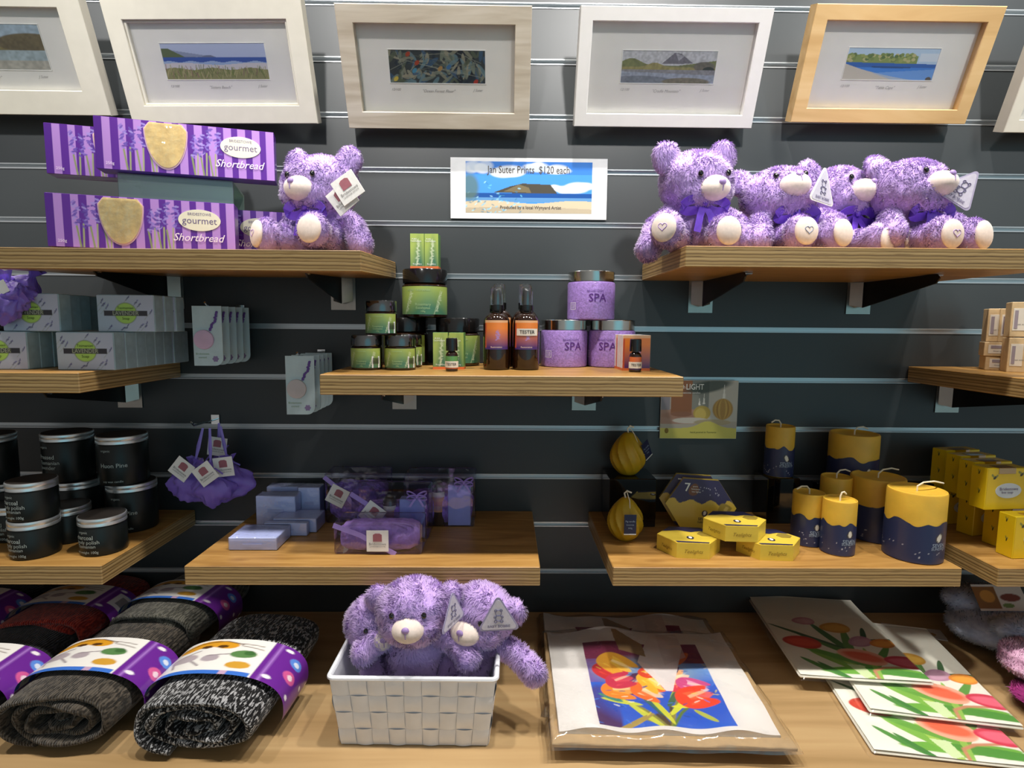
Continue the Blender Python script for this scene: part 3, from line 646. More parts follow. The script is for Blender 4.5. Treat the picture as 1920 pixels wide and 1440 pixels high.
def bear(label, loc, rotz, sc, head=(0, 0, 0), hoff=(0, 0, 0), paws=((-0.42, -0.16, 0.14), (0.42, -0.16, 0.14)), feet=((-0.30, -0.46, 0.15), (0.30, -0.46, 0.15)), hearts=(1, 0), group=None, bow=True, seed=1, headw=0.36, n=46000, ln=0.030, earz=0.23, earr=1.0, legs=None, tail=True, ears=None, tilt=0.0, soles=True, lean=(0, 0, 0)):
    t = thing('teddy_bear', label, 'teddy bear', loc, (lean[0], lean[1], rotz), group, sc)
    HC = Vector((0, -0.05, 0.68))+Vector(hoff); R = Euler((rad(head[1]), rad(head[2]), rad(head[0])), 'XYZ').to_matrix().to_4x4()
    # head[0] yaw (+ turns to the picture's right), head[1] pitch (- lifts the muzzle), head[2] roll
    HM = Matrix.Translation(HC) @ R
    mb = MB(); mb.ellipsoid((0, 0.02, 0.24), (0.27, 0.23, 0.255), 24, 16); mb.ellipsoid((0, -0.01, 0.40), (0.20, 0.18, 0.16), 20, 12)
    mb.ellipsoid((0, 0, 0), (headw, 0.30, 0.285), 28, 18, HM); mb.ellipsoid((0, -0.08, -0.10), (headw*0.86, 0.24, 0.19), 24, 14, HM)
    neck = Vector((0, 0, 0.45)); chain(mb, [(tuple(neck), 0.17), (tuple(HC*0.9+neck*0.1), 0.18)])
    for sx in ((-1, 1) if earr else ()):
        e = HM @ Matrix.Translation((sx*(0.31+(0.23-earz)*0.3), 0.02, earz)) @ Matrix.Rotation(sx*0.55, 4, 'Y'); mb.ellipsoid((0, 0, 0), (0.145*earr, 0.070, 0.150*earr), 16, 10, e)
    for i, p in enumerate(paws):
        sx = -1 if i == 0 else 1; s0 = Vector((sx*0.20, -0.02, 0.40)); pv = Vector(p); mid = s0.lerp(pv, 0.5)+Vector((sx*0.05, 0, 0.03))
        chain(mb, [(tuple(s0), 0.10), (tuple(mid), 0.105), (tuple(pv), 0.115)])
    if legs is not None:
        for sx in (-1, 1): chain(mb, [((sx*0.09, 0, 0.12), 0.13), ((sx*0.08, 0, legs+0.09), 0.09)])
    for i, p in enumerate(feet if legs is None else ()):
        sx = -1 if i == 0 else 1; h = Vector((sx*0.14, -0.06, 0.14)); pv = Vector(p); d = (pv-h); d.normalize()
        chain(mb, [(tuple(h), 0.13), (tuple(pv-d*0.05), 0.125)])
        Rm = basis(d).to_4x4(); mb.ellipsoid((0, 0, 0), (0.145, 0.165, 0.11), 20, 12, Matrix.Translation(pv) @ Rm)
    furry('body', mb, 0.022, n, ln, 0.0040, FUR, t, seed)
    mz = MB(); mz.ellipsoid((0, -0.285, -0.085), (0.150, 0.13, 0.115), 24, 16, HM); mo = part('muzzle', mz, CREAMP, t)
    ns = MB(); ns.ellipsoid((0, -0.405, -0.045), (0.036, 0.022, 0.030), 14, 10, HM); ns.tube([HM @ Vector((0, -0.415, -0.06)), HM @ Vector((0, -0.416, -0.085)), HM @ Vector((0, -0.405, -0.12))], 0.006, 6); part('nose', ns, NOSE, mo)
    for sx in (-1, 1):
        ey = MB(); ey.ellipsoid((sx*0.148, -0.292, 0.045), (0.026, 0.022, 0.030), 14, 10, HM); part('eye', ey, EYE, t)
    if soles:
        for i, p in enumerate(feet):
            sx = -1 if i == 0 else 1; h = Vector((sx*0.14, -0.06, 0.14)); pv = Vector(p); d = (pv-h).normalized(); M = Matrix.Translation(pv+d*0.096) @ basis(d).to_4x4()
            sm = MB(); sm.ellipsoid((0, 0, 0), (0.112, 0.128, 0.045), 24, 12, M); so = part('sole_pad', sm, CREAMP, t)
            if hearts[i]:
                hm = MB()
                for sc2, zz in ((0.0042, 0.040), (0.0023, 0.044)):
                    pts = []
                    for k in range(40):
                        q = 2*PI*k/40; x = 16*math.sin(q)**3*sc2; y = (13*math.cos(q)-5*math.cos(2*q)-2*math.cos(3*q)-math.cos(4*q))*sc2
                        pts.append(M @ Vector((x, y, zz-0.35*(x*x+y*y)/0.12)))
                    hm.tube(pts, 0.0055, 6, closed=True)
                part('heart_embroidery', hm, STITCHG if hearts[i] == 2 else STITCH, so)
    if bow:
        bw = MB(); c = Vector((hoff[0]*0.5, -0.262, 0.445+hoff[2]*0.4))
        for sx in (-1, 1):
            pts = [c+Vector((sx*0.19*math.sin(q), -0.03-0.03*math.sin(2*q), 0.045*math.sin(2*q)*1.0)) for q in [PI*k/14 for k in range(15)]]
            pts = [c+Vector((sx*0.21*(1-math.cos(q))/2, -0.02-0.025*math.sin(q), 0.05*math.sin(q)-0.02*(1-math.cos(q)))) for q in [2*PI*k/18 for k in range(19)]]
            bw.ribbon(pts, 0.085, 0.003, (0, -0.5, 1)); bw.ribbon([c, c+Vector((sx*0.05, -0.05, -0.12)), c+Vector((sx*0.08, -0.06, -0.27))], 0.065, 0.003, (1, 0, 0))
        bw.ellipsoid(tuple(c+Vector((0, -0.03, 0))), (0.03, 0.025, 0.03), 10, 8)
        ring = []
        for k in range(33):
            q = 2*PI*k/32; ring.append(Vector((c.x*0.5+0.185*math.sin(q), -0.02-0.185*math.cos(q), c.z+0.01)))
        bw.ribbon(ring, 0.04, 0.003, (0, 0, 1)); part('ribbon_bow', bw, SATIN, t)
    return t
GB = 'large lilac bears on the top shelves'
bear('lilac plush bear with two white swing tags on its ear, sitting beside the shortbread boxes', (-0.312, -0.128, ZT-0.007), rad(-20), 0.172, (-2, -2, 3), paws=((-0.36, -0.10, 0.24), (0.46, -0.06, 0.10)), feet=((-0.32, -0.44, 0.17), (0.24, -0.47, 0.18)), hearts=(1, 0), group=GB, seed=1, headw=0.41)
bear('lilac plush bear at the left end of the right shelf, arm over the edge', (X(1296, -0.15, ZT+0.05), -0.155, ZT), rad(4), 0.172, (12, 5, -6), paws=((-0.50, -0.20, 0.02), (0.44, -0.22, 0.12)), feet=((-0.40, -0.42, 0.17), (0.12, -0.46, 0.15)), hearts=(1, 0), group=GB, seed=2)
bear('lilac plush bear slumped with muzzle up, second from the left on the right shelf', (X(1466, -0.12, ZT+0.05), -0.125, ZT), rad(8), 0.172, (-3, -27, -6), (-0.10, 0.02, -0.10), paws=((-0.46, -0.34, 0.12), (0.40, -0.10, 0.30)), feet=((-0.16, -0.50, 0.17), (0.22, -0.46, 0.17)), hearts=(2, 0), group=GB, seed=3)
bear('lilac plush bear squeezed third on the right shelf, looking away to the right', (X(1566, -0.085, ZT+0.05), -0.085, ZT), rad(14), 0.172, (8, -16, 0), (-0.03, 0.03, -0.02), paws=((-0.34, -0.34, 0.30), (0.34, -0.12, 0.20)), feet=((0.00, -0.52, 0.14), (0.30, -0.50, 0.14)), hearts=(1, 0), group=GB, seed=4, headw=0.31)
bear('lilac plush bear at the right end of the row of four, with triangular tag', (X(1700, -0.12, ZT+0.05), -0.125, ZT), rad(10), 0.178, (8, -18, -2), (-0.08, 0.0, -0.05), paws=((-0.42, -0.26, 0.20), (0.56, -0.10, 0.22)), feet=((-0.14, -0.50, 0.15), (0.22, -0.46, 0.16)), hearts=(1, 0), group=GB, seed=5, headw=0.40)

TAGW = mat('white swing tag card', '#f0eeea', 0.5)
def swing_tag(name, label, size, loc, rot, mark=True, parent=None, txt='Bridestowe', cat='swing tag'):
    o = thing(name, label, cat, loc, rot) if parent is None else None
    return o
def tag_card(parent, M, s=0.034, logo='#a5646f', txt=('Bridestowe', 'LAVENDER ESTATE')):
    """a square card with a red emblem, as a part of what it hangs on"""
    mb = MB(); mb.box(-s/2, s/2, -0.0008, 0.0, -s/2, s/2, 0.0003, M=M); c = part('swing_tag', mb, TAGW, parent, smooth=False)
    mb = MB(); pts = [(-0.2*s, -0.02*s), (0.2*s, -0.02*s), (0.2*s, 0.30*s), (0.1*s, 0.36*s), (-0.1*s, 0.36*s), (-0.2*s, 0.30*s)]
    M2 = M @ Matrix(((1, 0, 0, 0), (0, 0, 1, -0.0012), (0, 1, 0, 0), (0, 0, 0, 1))); mb.prism(pts, -0.0002, 0.0003, M2); part('emblem', mb, mat('dusty red ink', logo, 0.5), c, smooth=False)
    lettering([(txt[0], 0, -0.14*s, 0.17*s), (txt[1], 0, -0.27*s, 0.085*s)], lambda x, z: M @ Vector((x, -0.0013, z)), INKG, c)
    return c
# swing tags on the first bear (parts of it)
b1 = [o for o in COL.objects if o.get('label', '').startswith('lilac plush bear with two white')][0]
inv = (Matrix.Translation(b1.location) @ b1.rotation_euler.to_matrix().to_4x4() @ Matrix.Scale(0.172, 4)).inverted()
P1 = Vector(A(652, 352, -0.215)); P2 = Vector(A(642, 372, -0.208))
tag_card(b1, inv @ Matrix.Translation(P2) @ Matrix.Rotation(rad(-8), 4, 'Z') @ Matrix.Rotation(rad(-38), 4, 'Y'), 0.040)
tag_card(b1, inv @ Matrix.Translation(P1) @ Matrix.Rotation(rad(-8), 4, 'Z') @ Matrix.Rotation(rad(-33), 4, 'Y') @ Matrix.Rotation(rad(0), 4, 'X'), 0.041)
def tri_tag(bobj, P, s, rz, ry, m, txt='BABY BOBBIE', ink=INKG, sc=0.172):
    inv = (Matrix.Translation(bobj.location) @ bobj.rotation_euler.to_matrix().to_4x4() @ Matrix.Scale(bobj.scale[0], 4)).inverted()
    M = inv @ Matrix.Translation(P) @ Matrix.Rotation(rz, 4, 'Z') @ Matrix.Rotation(ry, 4, 'Y')
    pts = []
    for k in range(3):
        a0 = PI/2+2*PI*k/3
        for j in range(-3, 4): q = a0+j*rad(20); pts.append((0.86*s*math.cos(a0)*0.66+0.14*s*math.cos(q)*0.66, 0.86*s*math.sin(a0)*0.66+0.14*s*math.sin(q)*0.66))
    M2 = M @ Matrix(((1, 0, 0, 0), (0, 0, 1, 0), (0, 1, 0, 0), (0, 0, 0, 1)))
    mb = MB(); mb.prism(pts, 0, 0.001, M2); c = part('swing_tag', mb, m, bobj, smooth=False)
    mb = MB(); mb.prism([(x*0.88, y*0.88) for x, y in pts], -0.0004, -0.0001, M2); c2 = part('tag_face', mb, mat('pale lilac tag face', '#d9d6e6', 0.35, coat=0.3), c, smooth=False)
    # printed bear outline: plain plush figure
    mb = MB()
    def ringp(cx, cy, r): mb.tube([M @ Vector((cx+r*math.cos(q), -0.0006, cy+r*math.sin(q))) for q in [2*PI*k/16 for k in range(16)]], 0.0035 if bobj.scale[0] > 0.1 else 0.003, 5, closed=True)
    u = s*0.066/1.0
    for cx, cy, r in [(0, 0.20, 0.10), (-0.09, 0.29, 0.04), (0.09, 0.29, 0.04), (0, 0.02, 0.10), (-0.1, -0.09, 0.045), (0.1, -0.09, 0.045), (-0.12, 0.06, 0.035), (0.12, 0.06, 0.035)]: ringp(cx*s*0.9, cy*s*0.9, r*s*0.9)
    part('printed_bear', mb, mat('lilac grey ink', '#6f6a8c', 0.5), c)
    lettering([(txt, 0, -0.235*s, 0.115*s, 0, 1.0, 0.01)], lambda x, z: M @ Vector((x, -0.0010, z)), mat('lilac grey ink', '#6f6a8c', 0.5), c)
b5 = [o for o in COL.objects if o.get('label', '').startswith('lilac plush bear at the right end')][0]
TAGF = mat('frosted lilac tag', '#b9b2cf', 0.25, coat=0.4)
tri_tag(b5, Vector(A(1800, 357, -0.20)), 0.052, rad(-22), rad(38), TAGF)
b4 = [o for o in COL.objects if o.get('label', '').startswith('lilac plush bear squeezed third')][0]
tri_tag(b4, Vector(A(1543, 357, -0.20)), 0.054, rad(30), rad(5), TAGW)
# ------------------------------------------------------------------ jars, bottles and boxes on the middle shelf
AMB = mat('dark amber glass', '#241207', 0.08, coat=0.6, var=0.2); LIDB = mat('black lid', '#131212', 0.16, coat=0.4); SILV = mat('silver lid', '#cfcfca', 0.14, 1.0)
LABEL = mat_attr('gloss label', 0.3, 0.25)
def green_art(nu, nv, asp, seed=1, xs=(0.22, 0.72)):
    a = Art(nu, nv, '#9dbd52', asp); V = a.V; c0 = np.array(lin('#4a7a5e')); c1 = np.array(lin('#a9bd5e'))
    k = np.clip((V+0.25*np.sin(a.U*6+1))*1.2, 0, 1)[..., None]; a.a = c0*(1-k)+c1*k
    r = random.Random(seed)
    for x in xs:
        for i in range(13):
            v = 0.12+i*0.055; a.ell(x+0.008*i+r.uniform(-0.015, 0.015), v, 0.05, 0.012, '#e3ecc9', r.uniform(-1.2, 1.2), 0.55, 0.8)
        a.line([(x-0.04, 0.0), (x+0.08, 0.85)], 0.012, '#dfe8c2', 0.5)
    return a
def barcode(parent, fn, w=0.012, h=0.018):
    mb = MB(); V = [fn(-w/2, -h/2, 0), fn(w/2, -h/2, 0), fn(w/2, h/2, 0), fn(-w/2, h/2, 0)]; mb.add(V, [(0, 1, 2, 3)]); c = part('barcode_sticker', mb, mat('white sticker', '#efeef0', 0.4), parent, smooth=False)
    mb = MB(); x = -w*0.4; r = random.Random(3)
    while x < w*0.38:
        d = r.choice([0.0004, 0.0008]); mb.add([fn(x, -h*0.15, 0.0004), fn(x+d, -h*0.15, 0.0004), fn(x+d, h*0.38, 0.0004), fn(x, h*0.38, 0.0004)], [(0, 1, 2, 3)]); x += d+r.choice([0.0005, 0.0009])
    part('barcode', mb, INK, c, smooth=False)
def green_jar(label, loc, r, h, rot=0, group=None, clearcap=True, bar=True, lines=('PURE TASMANIA', 'Rosemary', 'Eucalyptus'), seed=1):
    t = thing('cosmetic_jar', label, 'jar', loc, rot, group); hl = h*0.30
    mb = MB(); mb.lathe([(r*0.90, 0), (r*0.985, h*0.02), (r, h*0.05), (r, h*0.66), (r*0.93, h*0.695), (r*0.86, h*0.71)], 48); part('glass_body', mb, AMB, t)
    mb = MB(); z0 = h*0.705; mb.lathe([(r*0.90, z0), (r*0.97, z0+0.001), (r*0.98, h-0.002), (r*0.95, h), (r*0.3, h)], 48); part('lid', mb, LIDB, t)
    if clearcap:
        mb = MB(); mb.lathe([(r*0.992, z0), (r*1.0, z0+0.001), (r*1.0, h+0.0005), (r*0.97, h+0.0015)], 48, cap=False); part('clear_cap', mb, mat_film('clear cap', '#f4f6f6', 0.05, 0.14), t)
    asp = 2.6*r/(h*0.56)
    printed('label', green_art(90, 40, asp, seed), cyl(r+0.0004, -1.35, 1.35, h*0.07, h*0.64), LABEL, t)
    rt = r+0.0008
    lettering([(lines[0], -0.2*r, h*0.56, r*0.14), (lines[1], 0, h*0.27, r*0.17), (lines[2], 0, h*0.20, r*0.15), ('100g', 0, h*0.13, r*0.11)], on_cyl(rt), mat('pale green ink', '#a9c48f', 0.5), t)
    if bar: barcode(t, lambda x, z, o: cyl(rt+0.0002+o, 0, 1, 0, 1)((0.95*r+x)/r, h*0.24+z), r*0.55, h*0.34)
    return t
def on_mid(px, Y, Z=ZM): return (X(px, Y, Z+0.02), Y, Z)
rs, hs = S(57, -0.165, ZM)/2, S(62, -0.165, ZM)
GJ = 'green labelled jars on the middle shelf'
j0 = green_jar('small green-labelled amber jar at the left end of the middle shelf, front bottom', on_mid(688, -0.167), rs, hs, rad(-8), GJ)
dup(j0, 'small green-labelled jar second from left at the front of the middle shelf', on_mid(751, -0.165), rad(-2), GJ)
dup(j0, 'small green-labelled jar half hidden behind the second front jar', on_mid(764, -0.105), rad(10), GJ)
dup(j0, 'small green-labelled jar standing on top of the two front jars', on_mid(715, -0.160, ZM+hs+0.001), rad(-2), GJ)
rb, hb = S(92, -0.09, ZM)/2, S(90, -0.09, ZM)
j1 = green_jar('large green-labelled amber jar on the middle shelf, behind the small jars', on_mid(762, -0.048), rb*0.93, hb, rad(-15), GJ, False, False, seed=3)
dup(j1, 'large green-labelled amber jar on the middle shelf, behind the green cartons', on_mid(858, -0.055), rad(12), GJ)
dup(j1, 'large green-labelled amber jar standing highest, with two green cartons on its lid', (X(797, -0.062, ZM+hb), -0.058, ZM+hb), rad(2), GJ)
def carton(name, label, loc, w, h, d, rot, art, side, lines, group=None, ink=WINK, band=None):
    t = thing(name, label, 'box', loc, rot, group)
    mb = MB(); mb.box(-w/2, w/2, -d/2, d/2, 0, h, 0.0004); part('carton', mb, side, t, smooth=False)
    printed('front_print', art, flat(-w/2+0.0003, w/2-0.0003, 0.0003, h-0.0003, -d/2-0.0002), LABEL, t)
    if band: mb = MB(); mb.box(-w/2-0.0002, w/2+0.0002, -d/2-0.0004, d/2+0.0002, 0, h*0.07); part('coloured_band', mb, band, t, smooth=False)
    if lines: lettering(lines, on_flat(-d/2-0.0007), ink, t)
    return t
ORB = mat('orange band', '#d9713c', 0.4); GRS = mat('green carton side', '#5f8f4a', 0.4)
cw, ch = S(26, -0.07, ZM+hb*2), S(64, -0.07, ZM+hb*2)
zt2 = ZM+2*hb+0.0015
ga = green_art(30, 60, 0.42, 5, (0.5,))
c0 = carton('oil_carton', 'slim green carton on top of the tallest green jar, left one of two', (X(784, -0.062, zt2), -0.060, zt2), cw, ch, cw, rad(1), ga, GRS, [('PURE', -cw*0.2, ch*0.84, 0.004), ('TASMANIA', -cw*0.08, ch*0.78, 0.004), ('Rosemary', 0, ch*0.13, 0.004)], 'slim green oil cartons', band=ORB)
dup(c0, 'slim green carton on top of the tallest green jar, right one of two', (X(811, -0.062, zt2), -0.060, zt2), rad(-2), 'slim green oil cartons')
cz = S(66, -0.15, ZM)/ch
dup(c0, 'slim green carton on the shelf behind the small tester bottle, left one', (X(826, -0.15, ZM), -0.145, ZM), rad(4), 'slim green oil cartons')
dup(c0, 'slim green carton on the shelf behind the small tester bottle, right one', (X(857, -0.15, ZM), -0.145, ZM), rad(-3), 'slim green oil cartons')
TAPE = mat('white tester tape', '#e9e4da', 0.6)
def tester(label, px, Y, col1, col2):
    r, h = S(23, Y, ZM)/2, S(62, Y, ZM); t = thing('dropper_bottle', label, 'bottle', on_mid(px, Y), 0, 'small tester bottles')
    mb = MB(); mb.lathe([(r*0.9, 0), (r, 0.001), (r, h*0.48), (r*0.85, h*0.56), (r*0.55, h*0.60), (r*0.55, h*0.66)], 28); part('glass_body', mb, AMB, t)
    mb = MB(); mb.lathe([(r*0.95, h*0.62), (r*0.97, h*0.64), (r*0.92, h*0.98), (r*0.8, h)], 28); part('screw_cap', mb, LIDB, t)
    a = Art(20, 16, col1, 1.4); a.rect(0, 0, 1, 0.4, col2); printed('label', a, cyl(r+0.0003, -1.3, 1.3, h*0.08, h*0.46), LABEL, t)
    mb = MB(); n = 14
    V = [cyl(r+0.0008, -1.45, 1.5, h*0.12, h*0.31)(i/n, j) for j in (0, 1) for i in range(n+1)]; mb.add(V, [(i, i+1, n+2+i, n+1+i) for i in range(n)]); tp = part('tester_tape', mb, TAPE, t)
    lettering([('TESTER', 0, h*0.215, r*0.62, 0, 0.9, 0.01)], on_cyl(r+0.0012), INK, tp)
tester('small black-capped tester bottle in front of the green cartons', 847, -0.195, '#5f9a5a', '#c8663a')
tester('small black-capped tester bottle in front of the orange cartons', 1191, -0.185, '#d9703c', '#55306e')
def sunset(nu=34, nv=44, asp=0.8):
    a = Art(nu, nv, '#e9843a', asp); k = np.clip(a.V*1.5-0.1, 0, 1)[..., None]; a.a = np.array(lin('#4a2f74'))*(1-k)+np.array(lin('#ee8a3c'))*k
    a.rect(0, 0.93, 1, 1, '#eeb98a'); r = random.Random(1)
    for i in range(9): a.ell(0.55+r.uniform(-0.06, 0.06), 0.34+i*0.035, 0.05, 0.02, '#a48ad0', r.uniform(-1, 1), 0.8)
    a.rect(0, 0.05, 0.08, 0.9, '#c9573a'); return a
def spray(label, px, Y, taped, dupe=None, rot=0):
    r, hb2, ht = S(50, Y, ZM)/2, S(106, Y, ZM), S(153, Y, ZM)
    t = thing('spray_bottle', label, 'bottle', on_mid(px, Y), rot, 'amber spray bottles')
    mb = MB(); mb.lathe([(r*0.88, 0), (r*0.98, 0.0015), (r, 0.004), (r, hb2*0.80), (r*0.93, hb2*0.88), (r*0.72, hb2*0.95), (r*0.45, hb2*0.99), (r*0.45, hb2*1.03)], 40); part('glass_body', mb, AMB, t)
    z = hb2*1.0; mb = MB(); mb.lathe([(r*0.50, z), (r*0.52, z+0.001), (r*0.52, z+0.012), (r*0.30, z+0.014), (r*0.30, z+0.030), (r*0.26, z+0.036), (r*0.2, z+0.038)], 28)
    mb.lathe([(0.0015, 0), (0.0018, 0.004)], 10, Matrix.Translation((0, -r*0.28, z+0.028)) @ Matrix.Rotation(PI/2, 4, 'X')); part('pump', mb, LIDB, t)
    mb = MB(); mb.lathe([(r*0.48, z+0.0125), (r*0.48, ht-0.004), (r*0.42, ht-0.001), (r*0.2, ht)], 28, cap=False); part('clear_cap', mb, mat_film('clear cap', '#f4f6f6', 0.05, 0.14), t)
    printed('label', sunset(), cyl(r+0.0003, -0.95, 0.95, hb2*0.36, hb2*0.86), LABEL, t)
    lettering([('Restoration', 0, hb2*0.40, 0.0042)], on_cyl(r+0.0009), mat('pale orange ink', '#f4d9c4', 0.5), t)
    if taped:
        n = 14; mb = MB(); V = [cyl(r+0.0012, -0.75, 0.85, hb2*0.60, hb2*0.72)(i/n, j) for j in (0, 1) for i in range(n+1)]; mb.add(V, [(i, i+1, n+2+i, n+1+i) for i in range(n)]); tp = part('tester_tape', mb, TAPE, t)
        lettering([('TESTER', 0.001, hb2*0.66, 0.0086, 0, 0.95, 0.01)], on_cyl(r+0.0016), INK, tp)
    return t
spray('amber spray bottle with clear cap at left of the pair, sunset label', 931, -0.150, False)
spray('amber spray bottle with clear cap marked with a white TESTER tape', 986, -0.148, True)
spray('amber spray bottle mostly hidden behind the left spray bottle', 936, -0.085, False)
spray('amber spray bottle mostly hidden behind the taped spray bottle', 984, -0.085, False)
SALT = mat('lilac bath salt', '#a483cf', 0.35, coat=0.5, var=0.25, vscale=260, bump=(500, 0.6, 0.001)); VINK = mat('deep violet ink', '#5b2b86', 0.4)
def spa(label, px, Y, Z, wpx, hpx, rot, n=0):
    r, h = S(wpx, Y, Z)/2, S(hpx, Y, Z); t = thing('bath_salt_jar', label, 'jar', (X(px, Y, Z+0.03), Y, Z), rot, 'lilac bath salt jars')
    mb = MB(); mb.lathe([(r*0.93, 0), (r*0.99, 0.0015), (r, 0.004), (r, h*0.74), (r*0.97, h*0.775), (r*0.9, h*0.79)], 56); part('salt_jar_body', mb, SALT, t)
    mb = MB(); mb.lathe([(r*0.90, h*0.785), (r*0.965, h*0.79), (r*0.97, h*0.985), (r*0.94, h), (r*0.3, h)], 56); part('lid', mb, SILV, t)
    lettering([('SPA', 0.004, h*0.44, 0.0205, 0, 1.0, 0.004), ('BRIDESTOWE', 0, h*0.58, 0.005)], on_cyl(r+0.0006), VINK, t)
    mb = MB()
    def f(x, z, o): return cyl(r+0.0006+o, 0, 1, 0, 1)((-1.0*r+x)/r, h*0.28+z)
    w2, h2 = 0.014, 0.013
    for (x0, x1, z0, z1) in [(-w2/2, w2/2, -h2/2, -h2/2+0.0012), (-w2/2, w2/2, h2/2-0.0012, h2/2), (-w2/2, -w2/2+0.0012, -h2/2, h2/2), (w2/2-0.0012, w2/2, -h2/2, h2/2), (-0.004, -0.003, -0.004, 0.004), (-0.001, 0.0, -0.004, 0.004), (0.002, 0.0035, -0.004, 0.004)]:
        mb.add([f(x0, z0, 0), f(x1, z0, 0), f(x1, z1, 0), f(x0, z1, 0)], [(0, 1, 2, 3)])
    part('barcode', mb, mat('pale lilac ink', '#e5d9f2', 0.5), t, smooth=False)
    return r, h
r_, h_ = spa('lilac bath salt jar with silver lid on the shelf beside the taped spray bottle', 1057, -0.060, ZM, 87, 86, rad(12))
spa('lilac bath salt jar with silver lid behind the orange cartons', 1146, -0.058, ZM, 87, 86, rad(-25))
spa('lilac bath salt jar with silver lid standing on top of the other two', 1108, -0.060, ZM+h_+0.0005, 88, 88, rad(2))
OS = mat('orange carton side', '#c9663c', 0.4)
ow, oh = S(52, -0.15, ZM), S(66, -0.15, ZM)
o1 = carton('oil_carton', 'orange and purple carton behind the tester bottle, front one of three', (X(1190, -0.150, ZM), -0.148, ZM), ow, oh, 0.020, rad(2), sunset(36, 44, 0.8), mat('white carton', '#e8e2dc', 0.4), [('Restoration', 0, oh*0.12, 0.004)], 'orange oil cartons', band=ORB)
dup(o1, 'orange and purple carton, second of three, showing only its left edge', (X(1184, -0.127, ZM), -0.125, ZM), rad(2), 'orange oil cartons')
dup(o1, 'orange and purple carton, third of three, furthest back', (X(1177, -0.104, ZM), -0.102, ZM), rad(1), 'orange oil cartons')

# ------------------------------------------------------------------ lavender soap boxes, left edge
def soap_art():
    a = Art(100, 62, '#c6c8da', 1.6); k = np.clip(1.1-a.U*1.2+0.3*(a.V-0.5), 0, 1)[..., None]; a.a = a.a*(1-k*0.5)+np.array(lin('#b9c9cf'))*k*0.5; r = random.Random(8)
    for (u, v, g) in [(0.12, 0.75, 1), (0.18, 0.70, 1), (0.09, 0.85, 0.8), (0.55, 0.93, 1), (0.70, 0.82, 1.1), (0.75, 0.74, 0.9), (0.22, 0.12, 1), (0.45, 0.08, 1), (0.52, 0.14, 1), (0.78, 0.17, 1.2), (0.86, 0.2, 1), (0.95, 0.55, 0.8)]:
        ang = r.uniform(0.5, 1.2)
        for i in range(6): a.ell(u+0.012*(i-3)*math.cos(ang)*g, v+0.028*(i-3)*math.sin(ang)*g, 0.035, 0.014, r.choice(['#5e5a92', '#7a76ac', '#4d4a80']), ang+r.uniform(-0.8, 0.8), 0.8)
        a.line([(u, v), (u-0.12, v-0.22)], 0.008, '#9aa58f', 0.6)
    a.ell(0.5, 0.5, 0.30, 0.28, '#6d7a5a'); a.ell(0.5, 0.5, 0.285, 0.265, '#b6dd62')
    a.rect(0.12, 0.43, 0.88, 0.57, '#2f2c35'); a.rect(0.27, 0.43, 0.73, 0.57, '#55594a'); return a
SOAPS = mat('grey lilac carton', '#a9bfc6', 0.45, var=0.12, vscale=60)
def soap_box(label, loc, rot=0, group=None):
    w, h, d = 0.092, 0.060, 0.026
    t = thing('soap_box', label, 'box', loc, rot, group); mb = MB(); mb.box(-w/2, w/2, -d/2, d/2, 0, h, 0.0015); part('carton', mb, SOAPS, t, smooth=False)
    printed('front_print', soap_art(), flat(-w/2+0.001, w/2-0.001, 0.001, h-0.001, -d/2-0.0002), LABEL, t)
    lettering([('LAVENDER', 0, 0.030, 0.0095, 0, 0.9, 0.004)], on_flat(-d/2-0.0006), mat('stone ink', '#b9bda4', 0.5), t)
    lettering([('Tasmanian', 0, 0.0385, 0.0062), ('Soap', 0, 0.0215, 0.0062)], on_flat(-d/2-0.0006), mat('olive ink', '#4f5f2f', 0.5), t, 'small_lettering')
    return t
GS = 'lavender soap boxes in receding rows'
hS = 0.0605; sb0 = None
def soap_row(px_c, Yf, Z, n, front_label, row_label, step=0.0268, dx=0.0, ang=0.0):
    global sb0
    x0 = X(px_c, Yf, Z+0.03)
    for k in range(n):
        loc = (x0+dx*k+rnd.uniform(-0.0015, 0.0015), Yf+step*k, Z); r = rad(ang+rnd.uniform(-1.5, 1.5))
        if sb0 is None: sb0 = soap_box(front_label, loc, r, GS)
        else: dup(sb0, front_label if k == 0 else row_label, loc, r, GS)
Yf = -0.208
soap_row(172, Yf, ZM, 8, 'lavender soap box at the front of the lower right row, right stack', 'lavender soap box in the lower right row, receding behind its front box')
soap_row(8, Yf, ZM, 5, 'lavender soap box at the front lower left, cut by the left edge', 'lavender soap box in the lower left row, receding behind its front box')
soap_row(246, Yf+0.03, ZM+hS, 3, 'lavender soap box on top of the right row, front one', 'lavender soap box on top of the right row, behind the front one', dx=0.002)
soap_row(70, Yf+0.01, ZM+hS, 4, 'lavender soap box on top of the left row, front one', 'lavender soap box on top of the left row, behind the front one', dx=-0.004)

